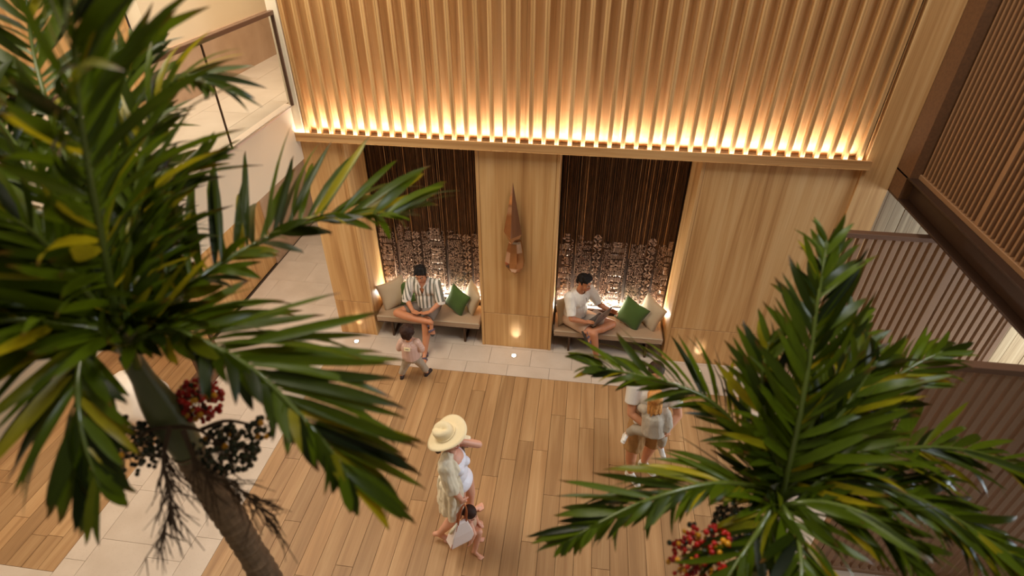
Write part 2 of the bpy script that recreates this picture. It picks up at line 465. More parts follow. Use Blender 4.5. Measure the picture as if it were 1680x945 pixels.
# pillar at the right end of the oak wall
pl_ = structure('trim_2', MB().cbox(XR, 3.424, YB - .03, YN + .2, 0, 7.5, .004), M['panel_wood'], (3.25, YB, 0))
MB().box(3.424, 3.56, 6.02, 6.60, 3.14, 7.4).build('veneer_post', M['rust'], pl_)
MB().box(3.424, 3.56, 6.06, 6.60, 2.86, 3.14).build('veneer_post', M['rust'], pl_)

# ledge with the light cove
lm = MB()
lm.cbox(-3.49, 3.12, 6.25, 6.268, 3.112, 3.216, .003)          # lip
lm.box(-3.49, 3.12, 6.268, 6.49, 3.112, 3.165)                 # trough
tr1 = structure('trim_1', lm, M['ledge_wood'], (-.2, 6.3, 3.11))
MB().box(-3.40, 3.05, 6.271, 6.283, 3.167, 3.176).build('light_strip', M['led'], tr1)
MB().box(-3.37, 3.05, 6.302, 6.488, 3.165, 3.172).build('trough_shade', M['dark_timber'], tr1)  # dark strip added so the trough between the slats reads as shaded
MB().box(-3.49, 3.12, 6.246, 6.252, 3.110, 3.116).build('edge_line', M['panel_wood'], tr1)
cove = area('cove_light', (-.21, 6.288, 3.186), (-.21, 6.325, 3.9), 6.50, 0.03, 21, (1.0, 0.96, 0.88))
cove2 = area('cove_back_light', (-.16, 6.41, 3.19), (-.16, 6.47, 3.40), 6.36, 0.04, 40, (1.0, 0.96, 0.90), 150)

# ---- upper balcony on the left
BZ = 3.52
bal = structure('floor', MB().box(-8.0, -3.50, -0.6, 10.4, 2.86, BZ - .022), M['tile_grout'], (-5, 5, 3))
trs = []
for k in range(8):
    trs.append((-8.0 + .6*k if k else -8.0, -8.0 + .6*(k+1), 0.6, 10.3, cutlist(.6, 10.3, .9, .45*(k % 2)), 'Y'))
trs[-1] = (trs[-1][0], -3.56, 0.6, 10.3, cutlist(.6, 10.3, .9, .45), 'Y')
tile_rows(trs, bal, BZ, 'tile')
MB().box(-3.50, -3.47, -0.6, 6.34, 2.845, BZ - .03).build('fascia', M['plaster'], bal)
MB().box(-3.50, -3.47, 6.34, 9.5, 2.845, 7.5).build('fascia', M['plaster'], bal)
MB().box(-3.56, -3.465, -0.6, 6.34, BZ - .03, BZ + .012).build('stone_kerb', M['kerb'], bal)
# travertine parapet wall, plaster above, timber-clad wall
structure('wall_left', MB().box(-5.1, -4.77, 6.06, 10.3, BZ, BZ + .61), M['travertine'])
structure('wall_left', MB().box(-5.1, -4.80, 6.06, 10.3, BZ + .61, 7.6), M['plaster'])
wt = structure('wall_left', MB().box(-8.0, -4.97, 6.03, 6.06, BZ, 7.6), M['dark'])
for k in range(10):
    MB().box(-8.0 + .303*k + .001, -8.0 + .303*(k+1) - .001, 6.00, 6.03, BZ, 4.78).build('timber_panel', M['panel_wood'], wt)
    MB().box(-8.0 + .303*k + .001, -8.0 + .303*(k+1) - .001, 6.00, 6.03, 4.79, 7.6).build('timber_panel', M['panel_wood'], wt)
structure('wall_back', MB().box(-8.2, -3.3, 10.3, 10.5, 0, 7.6), M['plaster'])
# glass balustrade
gb = thing('glass_balustrade', (-3.47, 5.0, BZ), 'glass balustrade with brown metal handrail along the upper balcony edge', 'balustrade')
ys = [6.30, 4.955, 3.6, 2.2, 0.8, -0.5]
for k in range(5):
    MB().box(-3.448, -3.436, ys[k+1] + .006, ys[k] - .006, BZ + .01, BZ + .99).build('glass_pane', M['glass'], gb)
    if k: MB().box(-3.452, -3.432, ys[k] - .005, ys[k] + .005, BZ + .01, BZ + .99).build('pane_joint', M['bronze_leg'], gb)
MB().cbox(-3.465, -3.418, -0.5, 6.335, BZ + .99, BZ + 1.035, .004).build('handrail', M['brown_metal'], gb)
MB().cbox(-3.465, -3.418, 6.29, 6.335, BZ + .01, BZ + .99, .004).build('end_post', M['brown_metal'], gb)

# ---- ground floor, left side
wl = structure('wall_left', MB().box(-7.0, -5.42, 5.75, 8.05, 0, 2.86), M['dark'])
for k in range(5):
    a, b = 5.72 + .466*k, 5.72 + .466*(k+1)
    MB().cbox(-5.42, -5.39, a + .001, b - .001, 0.02, .70, .002).build('oak_panel', M['panel_wood'], wl)
    MB().cbox(-5.42, -5.39, a + .001, b - .001, .706, 2.86, .002).build('oak_panel', M['panel_wood'], wl)
for k in range(3):
    MB().cbox(-7.0 + .53*k + .001, -6.47 + .53*k - .001, 5.72, 5.75, 0.02, 2.86, .002).build('oak_panel', M['panel_wood'], wl)
structure('wall_left', MB().box(-5.6, -5.37, 8.05, 10.3, 0, 2.86), M['travertine'])
structure('wall_left', MB().box(-7.2, -6.86, -0.6, 5.75, 0, 2.86), M['plaster'])

# ---- right side: boarded wall, steel beam, upper screen, slatted partitions
wr = structure('wall_right', MB().box(3.424, 8.2, 6.53, 6.8, 0, 7.5), M['grout'])
nb = 37; bw = (8.1 - 3.424) / nb
for k in range(nb):
    j = R.uniform(0, .006)
    MB().box(3.424 + bw*k + .002, 3.424 + bw*(k+1) - .002, 6.50 + j, 6.53, 0, 2.9).build('board', M['board_wood'], wr)
slab = structure('floor', MB().box(3.55, 8.2, -1.2, 6.5, 2.90, 3.13), M['dark'])
bmx = structure('trim_3', MB().box(3.52, 3.55, -1.2, 6.33, 2.89, 3.12), M['beam_metal'], (3.5, 3, 3))
MB().cbox(3.424, 3.56, -1.2, 6.33, 3.118, 3.142, .003).build('top_flange', M['beam_metal'], bmx)
MB().cbox(3.424, 3.75, -1.2, 6.33, 2.862, 2.884, .003).build('bottom_flange', M['beam_metal'], bmx)
for y in (6.28,):
    MB().box(3.45, 3.52, y, y + .02, 2.884, 3.118).build('stiffener', M['beam_metal'], bmx)
us = thing('slatted_screen', (3.54, 3.0, 3.142), 'tall bronze slatted screen standing on the dark steel beam', 'screen')
MB().cbox(3.51, 3.57, -1.0, 6.02, 3.142, 3.19, .003).build('bottom_rail', M['upper_screen'], us)
MB().cbox(3.51, 3.57, -1.0, 6.02, 5.9, 5.96, .003).build('top_rail', M['upper_screen'], us)
MB().box(3.60, 3.62, -1.0, 6.02, 3.142, 5.9).build('backing_sheet', M['screen_back'], us)
sl = None; y = 5.98; k = 0
while y > -0.9:
    wide = (k % 15 == 14)
    w = .055 if wide else .022
    MB().box(3.52, 3.57, y - w, y, 3.19, 5.9).build('post' if wide else 'slat', M['upper_screen'], us)
    y -= (.055 + .05 if wide else .072); k += 1

def partition(name, x0, x1, y, label, mid=(), h=2.75):
    t = thing(name, ((x0 + x1)/2, y, 0), label, 'partition', None)
    MB().cbox(x0, x1, y - .04, y + .04, h - .055, h, .004).build('top_rail', M['brown_metal'], t)
    MB().cbox(x0, x1, y - .04, y + .04, 0, .055, .004).build('bottom_rail', M['screen_metal'], t)
    for xx in (x0, x1 - .06): MB().cbox(xx, xx + .06, y - .04, y + .04, .055, h - .055, .003).build('post', M['screen_metal'], t)
    x = x0 + .075; me = None
    while x < x1 - .1:
        if any(abs(x - m) < .045 for m in mid):
            MB().cbox(x, x + .085, y - .035, y + .035, .055, h - .055, .003).build('post', M['screen_metal'], t); x += .115; continue
        if me is None: me = MB().cbox(0, .052, -.03, .03, -(h - .11)/2, (h - .11)/2, .002).mesh('slat', M['screen_metal'])
        place(bpy.data.objects.new('slat', me), (x, y, h/2), t)
        x += .088
    return t
partition('slatted_partition', 2.64, 4.78, 5.5, 'brown slatted partition standing close to the oak wall behind the right palm', (3.9,))
partition('slatted_partition', 2.57, 5.5, 3.45, 'nearest brown slatted partition filling the bottom right corner', (3.5, 4.5), 2.83)

# ---- recessed floor uplights
for x, y, where in ((-3.19, 6.155, 'before the left oak pier'), (-0.782, 6.15, 'before the middle oak pier'), (1.86, 6.17, 'before the right oak panel')):
    t = thing('floor_uplight', (x, y, 0), 'small round lit uplight set in the floor tiles ' + where, 'light', 'floor uplights')
    MB().lathe([(.044, 0), (.044, .004), (.034, .005)], 20, Matrix.Translation((x, y, 0))).build('bezel', M['steel'], t)
    MB().lathe([(.032, .003), (.032, .0065), (.004, .008)], 20, Matrix.Translation((x, y, 0))).build('lens', M['lamp_disc'], t)
    d = bpy.data.lights.new('uplight_beam', 'SPOT'); d.energy = 9; d.color = (1, .86, .64); d.spot_size = math.radians(34); d.spot_blend = 1.0; d.shadow_soft_size = .02
    lo = bpy.data.objects.new('uplight_beam', d); COL.objects.link(lo); lo.location = (x, y, .03)
    lo.rotation_euler = Vector((0.0, .72, 1)).to_track_quat('-Z', 'Y').to_euler()
# ================================================================== NICHES: relief, benches, cushions
def relief(x0, seams, x1, label):
    t = thing('bronze_relief', ((x0 + x1)/2, YN, .46), label, 'wall art', None)
    rr = random.Random(int((x0 + 9) * 100))
    xs = [x0] + seams + [x1]
    # the same sequence of carved bands runs on through the panels
    bands = [('stud', .12), ('diamond', .155), ('bits', .12), ('maze', .18), ('zig', .085), ('stud', .09)]
    per = sum(b for _, b in bands)
    start = seams[0] - per + .10 - per
    for i in range(3):
        a, b = xs[i] + .003, xs[i+1] - .003
        MB().box(a, b, YN, YN + .028, .46, 3.07).build('backing_panel', M['relief_back'], t)
        MB().box(a, b, YN - .004, YN, .47, 1.52).build('carved_ground', M['relief_ground'], t)
        if i: MB().box(a - .007, a + .001, YN - .03, YN, 1.35, 3.07).build('seam_strip', M['rod_bright'], t)
        rods = MB(); lit = MB(); x = a + .01; q_ = 0
        while x < b - .008:
            r = rr.choice((.005, .006, .007, .009, .012))
            zb = 1.50 + rr.uniform(-.16, .12)
            x += r
            if x + r > b: break
            dep = rr.uniform(.4, 1.6)
            q_ += 1; tgt = lit if q_ % 9 == 3 or rr.random() < .03 else rods
            if tgt is lit: r *= .6
            n = 6; k = len(tgt.v)
            for z in (zb, 3.068):
                for j in range(n + 1):
                    w = PI * j / n
                    tgt.v.append((x - r*math.cos(w), YN - r*dep*math.sin(w) - .001, z))
            for j in range(n): tgt.f.append((k + j, k + j + 1, k + n + 2 + j, k + n + 1 + j))
            tgt.f.append(tuple(k + j for j in range(n + 1))[::-1])
            x += r + rr.choice((.001, .002, .003, .006, .012))
        rods.build('rods', M['rod'], t, kind='stuff')
        if lit.v: lit.build('bright_rods', M['rod_bright'], t, kind='stuff')
        cv = MB()
        def bit(cx, cz, w, h, d, rot=0.0):
            if cx - w/2 < a or cx + w/2 > b or cz < .47: return
            m = Matrix.Translation((cx, YN, cz)) @ Matrix.Rotation(rot, 4, 'Y') @ Euler((rr.uniform(-.22, .22), 0, rr.uniform(-.22, .22))).to_matrix().to_4x4()
            k = len(cv.v); q = .5
            pts = [(-w/2, .004, -h/2), (w/2, .004, -h/2), (w/2, .004, h/2), (-w/2, .004, h/2), (-w/2*q, -d, -h/2*q), (w/2*q, -d, -h/2*q), (w/2*q, -d, h/2*q), (-w/2*q, -d, h/2*q)]
            cv.add([m @ Vector(p) for p in pts], [(4,5,6,7), (0,1,5,4), (1,2,6,5), (2,3,7,6), (3,0,4,7)])
        bx = start
        while bx < b:
            for kind, bwid in bands:
                c0, c1 = bx, bx + bwid; bx = c1
                if c1 < a or c0 > b: continue
                top = 1.56 + rr.uniform(-.06, .12)
                cx = (c0 + c1)/2
                if kind in ('stud', 'bits'):
                    z = .48
                    while z < top:
                        xx = c0 + .008
                        while xx < c1 - .006:
                            w = rr.uniform(.012, .028); h = rr.uniform(.008, .02)
                            if rr.random() < .86: bit(xx + w/2, z + h/2, w, h, rr.uniform(.006, .022), rr.choice((0, 0, .5, -.5, .8)))
                            xx += w + .003
                        z += .019
                        if rr.random() < .08 and z > top - .25: z += .03
                elif kind == 'diamond':
                    z = .54; s = bwid * .62
                    while z < top + .04:
                        for (dx, dz, ro) in ((-s/4, s/4, -.785), (s/4, s/4, .785), (-s/4, -s/4, .785), (s/4, -s/4, -.785)):
                            bit(cx + dx*1.42, z + dz*1.42, s*.74, .016, .03, ro)
                        for q in range(14):
                            bit(cx + rr.uniform(-.3, .3)*s, z + rr.uniform(-.3, .3)*s, rr.uniform(.012, .03), rr.uniform(.01, .025), rr.uniform(.008, .026), .785)
                        z += s * 1.42
                elif kind == 'maze':
                    z = .48
                    while z < top:
                        if int(z / .13) % 3 == 1:
                            xx = c0 + .008
                            while xx < c1: bit(xx, z + .05, .007, .1, .014); xx += .015
                            z += .105
                        else:
                            n = rr.choice((1, 2, 2, 3)); ww = (c1 - c0) / n
                            for q in range(n): bit(c0 + ww*(q + .5), z, ww*.86, .011, rr.uniform(.01, .024))
                            z += .017
                else:
                    z = .5; q = 0
                    while z < top:
                        bit(cx - bwid*.18, z, bwid*.52, .009, .02, .8 if q % 2 else -.8)
                        bit(cx + bwid*.18, z, bwid*.52, .009, .02, -.8 if q % 2 else .8)
                        q += 1; z += .04
                    bit(c0 + .004, (top + .5)/2, .006, top - .5, .02); bit(c1 - .004, (top + .5)/2, .006, top - .5, .02)
        cv.build('carving', M['relief'], t, kind='stuff')
    return t
relief(-2.897, [-2.621, -1.893], -1.304, 'bronze relief of rods and carved motifs in the left niche, behind the striped-shirt man')
relief(-0.238, [-0.001, 0.75], 1.345, 'bronze relief of rods and carved motifs in the right niche, behind the laptop man')

def niche_bench(x0, x1, legs, label):
    t = thing('niche_bench', ((x0 + x1)/2, 6.6, 0), label, 'bench', 'benches in the two wall niches')
    mb = MB(); mb.cbox(x0 + .012, x1 - .012, 6.335, 6.80, .30, .39, .018)
    cu = mb.build('seat_cushion', M['cushion'], t, smooth=False)
    MB().tube([(x0 + .02, 6.337, .384), (x1 - .02, 6.337, .384)], .0055, 6).build('piping', M['beige_fabric'], cu)
    MB().tube([(x0 + .02, 6.337, .306), (x1 - .02, 6.337, .306)], .0055, 6).build('piping', M['cushion'], cu)
    MB().cbox(x0 + .012, x1 - .012, 6.355, 6.82, .262, .298, .004).build('frame', M['dark_timber'], t)
    MB().cbox(x0 + .012, x1 - .012, 6.82, 6.855, .20, .455, .004).build('backrest', M['dark_timber'], t)
    for x in legs:
        m = MB(); w = .032
        m.box(x - w/2, x + w/2, 6.36, 6.40, 0.0, .262); m.box(x - w/2, x + w/2, 6.70, 6.74, 0.0, .262); m.box(x - w/2, x + w/2, 6.40, 6.70, 0.0, .03)
        m.build('leg', M['bronze_leg'], t)
    ls = MB().box(x0 + .012, x1 - .012, 6.857, 6.912, .40, .452).build('light_strip', M['led'], t)
    area('niche_light', ((x0 + x1)/2, 6.838, .462), ((x0 + x1)/2, 6.91, 1.5), x1 - x0 - .06, .03, 40, (1.0, .92, .78))
    return t
niche_bench(-2.897, -1.304, (-2.665, -1.553), 'built-in bench with tan cushion in the left niche, under the man in the striped shirt')
niche_bench(-0.238, 1.345, (0.006, 1.12), 'built-in bench with tan cushion in the right niche, under the man with the laptop')

def pillow_mesh(s, th, mat, seed):
    rr = random.Random(seed); n = 12; mb = MB()
    off = [noise.noise(Vector((seed*3.1, i*.7, 0)))*.02 for i in range(4)]
    def P(i, j, sg):
        u, v = i/n*2 - 1, j/n*2 - 1
        e = (1 - abs(u)**2.6) * (1 - abs(v)**2.6)
        pin = 1 - .10*(1 - abs(u*v))*max(abs(u), abs(v))**3
        x, z = u*pin*s/2, v*pin*s/2
        w = noise.noise(Vector((u*2 + seed, v*2, sg)))*.012*e
        return (x, sg*(th/2*e**.62 + w) - .02*s*(v*v), z)
    k = 0
    idx = {}
    for sg in (-1, 1):
        for i in range(n + 1):
            for j in range(n + 1):
                edge = i in (0, n) or j in (0, n)
                key = (i, j, 0 if edge else sg)
                if key not in idx: idx[key] = len(mb.v); mb.v.append(P(i, j, sg))
    for sg in (-1, 1):
        for i in range(n):
            for j in range(n):
                q = []
                for (a, b) in ((i, j), (i+1, j), (i+1, j+1), (i, j+1)):
                    q.append(idx[(a, b, 0 if (a in (0, n) or b in (0, n)) else sg)])
                mb.f.append(tuple(q if sg < 0 else q[::-1]))
    return mb.mesh('pillow', mat, smooth=True)
def pillow(x, y, z, s, mat, yaw, tilt, roll, label, seed):
    o = bpy.data.objects.new('pillow', pillow_mesh(s, .15, M[mat], seed))
    place(o, (x, y, z), None, label=label, category='cushion', group='scatter cushions on the benches')
    o.rotation_euler = Euler((tilt, roll, yaw), 'XYZ')
    return o
T = math.radians
pillow(-2.69, 6.66, .585, .44, 'beige_fabric', T(38), T(-22), T(-8), 'beige scatter cushion at the left end of the left bench, in the corner', 1)
pillow(-2.50, 6.73, .56, .38, 'green_fabric', T(10), T(-24), T(-3), 'green scatter cushion half hidden behind the man in the striped shirt', 2)
pillow(-1.70, 6.63, .575, .38, 'green_fabric', T(-34), T(-22), T(14), 'green scatter cushion on the left bench beside the middle oak pier', 3)
pillow(-1.485, 6.69, .60, .42, 'beige_fabric', T(-60), T(-16), T(12), 'beige scatter cushion at the right end of the left bench', 4)
pillow(-0.06, 6.64, .575, .42, 'beige_fabric', T(48), T(-14), T(4), 'beige scatter cushion behind the back of the man with the laptop', 5)
pillow(0.88, 6.64, .575, .40, 'green_fabric', T(-32), T(-24), T(16), 'green scatter cushion on the right bench beyond the laptop', 6)
pillow(1.15, 6.68, .59, .44, 'beige_fabric', T(-54), T(-18), T(10), 'beige scatter cushion at the right end of the right bench', 7)

# ---- polished bronze drop on the middle pier
dt = thing('bronze_drop', (-.79, 6.30, 1.37), 'polished bronze faceted drop sculpture hanging on the middle oak pier', 'sculpture')
b = MB()
Yb = 6.275
tip = (-.816, Yb, 2.72); wl_ = (-.934, Yb + .005, 2.02); wr_ = (-.70, Yb + .005, 1.99)
fr = (-.835, Yb - .075, 1.96); bk_ = (-.82, Yb + .05, 1.98); lo_ = (-.806, Yb - .03, 1.79)
b.add([tip, wl_, fr, wr_, bk_, lo_], [(0,1,2), (0,2,3), (0,3,4), (0,4,1), (5,2,1), (5,3,2), (5,4,3), (5,1,4)])
b.build('blade', M['copper'], dt)
b2 = MB(); rings = [(1.90, .078), (1.87, .088), (1.74, .112), (1.58, .135), (1.50, .124), (1.43, .075), (1.372, .006)]
n = 8
for z, r in rings:
    cx = -.787 + (1.55 - z)*-.01
    for j in range(n):
        w = 2*PI*(j + .35)/n
        b2.v.append((cx + r*math.cos(w), Yb + .65*r*math.sin(w), z))
for i in range(len(rings) - 1):
    for j in range(n):
        q = (j + 1) % n
        b2.f.append((i*n + j, (i+1)*n + j, (i+1)*n + q, i*n + q))
b2.f.append(tuple(range(n))); b2.f.append(tuple((len(rings)-1)*n + j for j in range(n))[::-1])
b2.build('drop', M['copper'], dt)
MB().tube([(-.80, Yb + .02, 1.80), (-.80, YB, 1.80)], .012, 8).build('wall_pin', M['copper'], dt)

# ---- console table at the left wall, carved white seat
ct = thing('console_table', (-5.03, 5.26, 0), 'small oak console table with thin dark edging at the left, behind palm leaves', 'table')
MB().cbox(-5.30, -4.76, 4.99, 5.54, .972, .995, .003).build('table_top', M['table_wood'], ct)
e = MB()
e.box(-5.306, -4.754, 4.984, 4.992, .962, .999); e.box(-5.306, -4.754, 5.538, 5.546, .962, .999); e.box(-5.308, -5.298, 4.984, 5.546, .962, .999); e.box(-4.762, -4.752, 4.984, 5.546, .962, .999)
e.build('edging', M['brown_metal'], ct)
for (x, y) in ((-5.0, 5.05), (-5.0, 5.48)):
    MB().box(x - .02, x + .02, y - .02, y + .02, 0, .965).build('leg', M['brown_metal'], ct)
MB().box(-5.20, -4.86, 5.03, 5.50, 0, .02).build('base_plate', M['brown_metal'], ct)

def blob_stone():
    bm = bmesh.new(); bmesh.ops.create_icosphere(bm, subdivisions=4, radius=1)
    for v in bm.verts:
        p = v.co.copy()
        d = 1 + .16*noise.noise(p*1.3 + Vector((3, 1, 7))) + .05*noise.noise(p*3.1)
        # a scooped hollow on one side
        h = Vector((-.25, -.75, .45)).normalized(); k = max(0, p.dot(h) - .72)
        d -= k * 1.1
        v.co = Vector((p.x*.40*d, p.y*.34*d, max(-.33, p.z*.40*d)))
    mb = MB(); mb.addbm(bm, Matrix.Translation((-5.35, 4.35, .33))); return mb
o = blob_stone().build('stone_stool', M['white_stone'], None, smooth=True)
o['label'] = 'white carved stone stool with a scooped hollow, behind the left palm trunk'; o['category'] = 'stool'
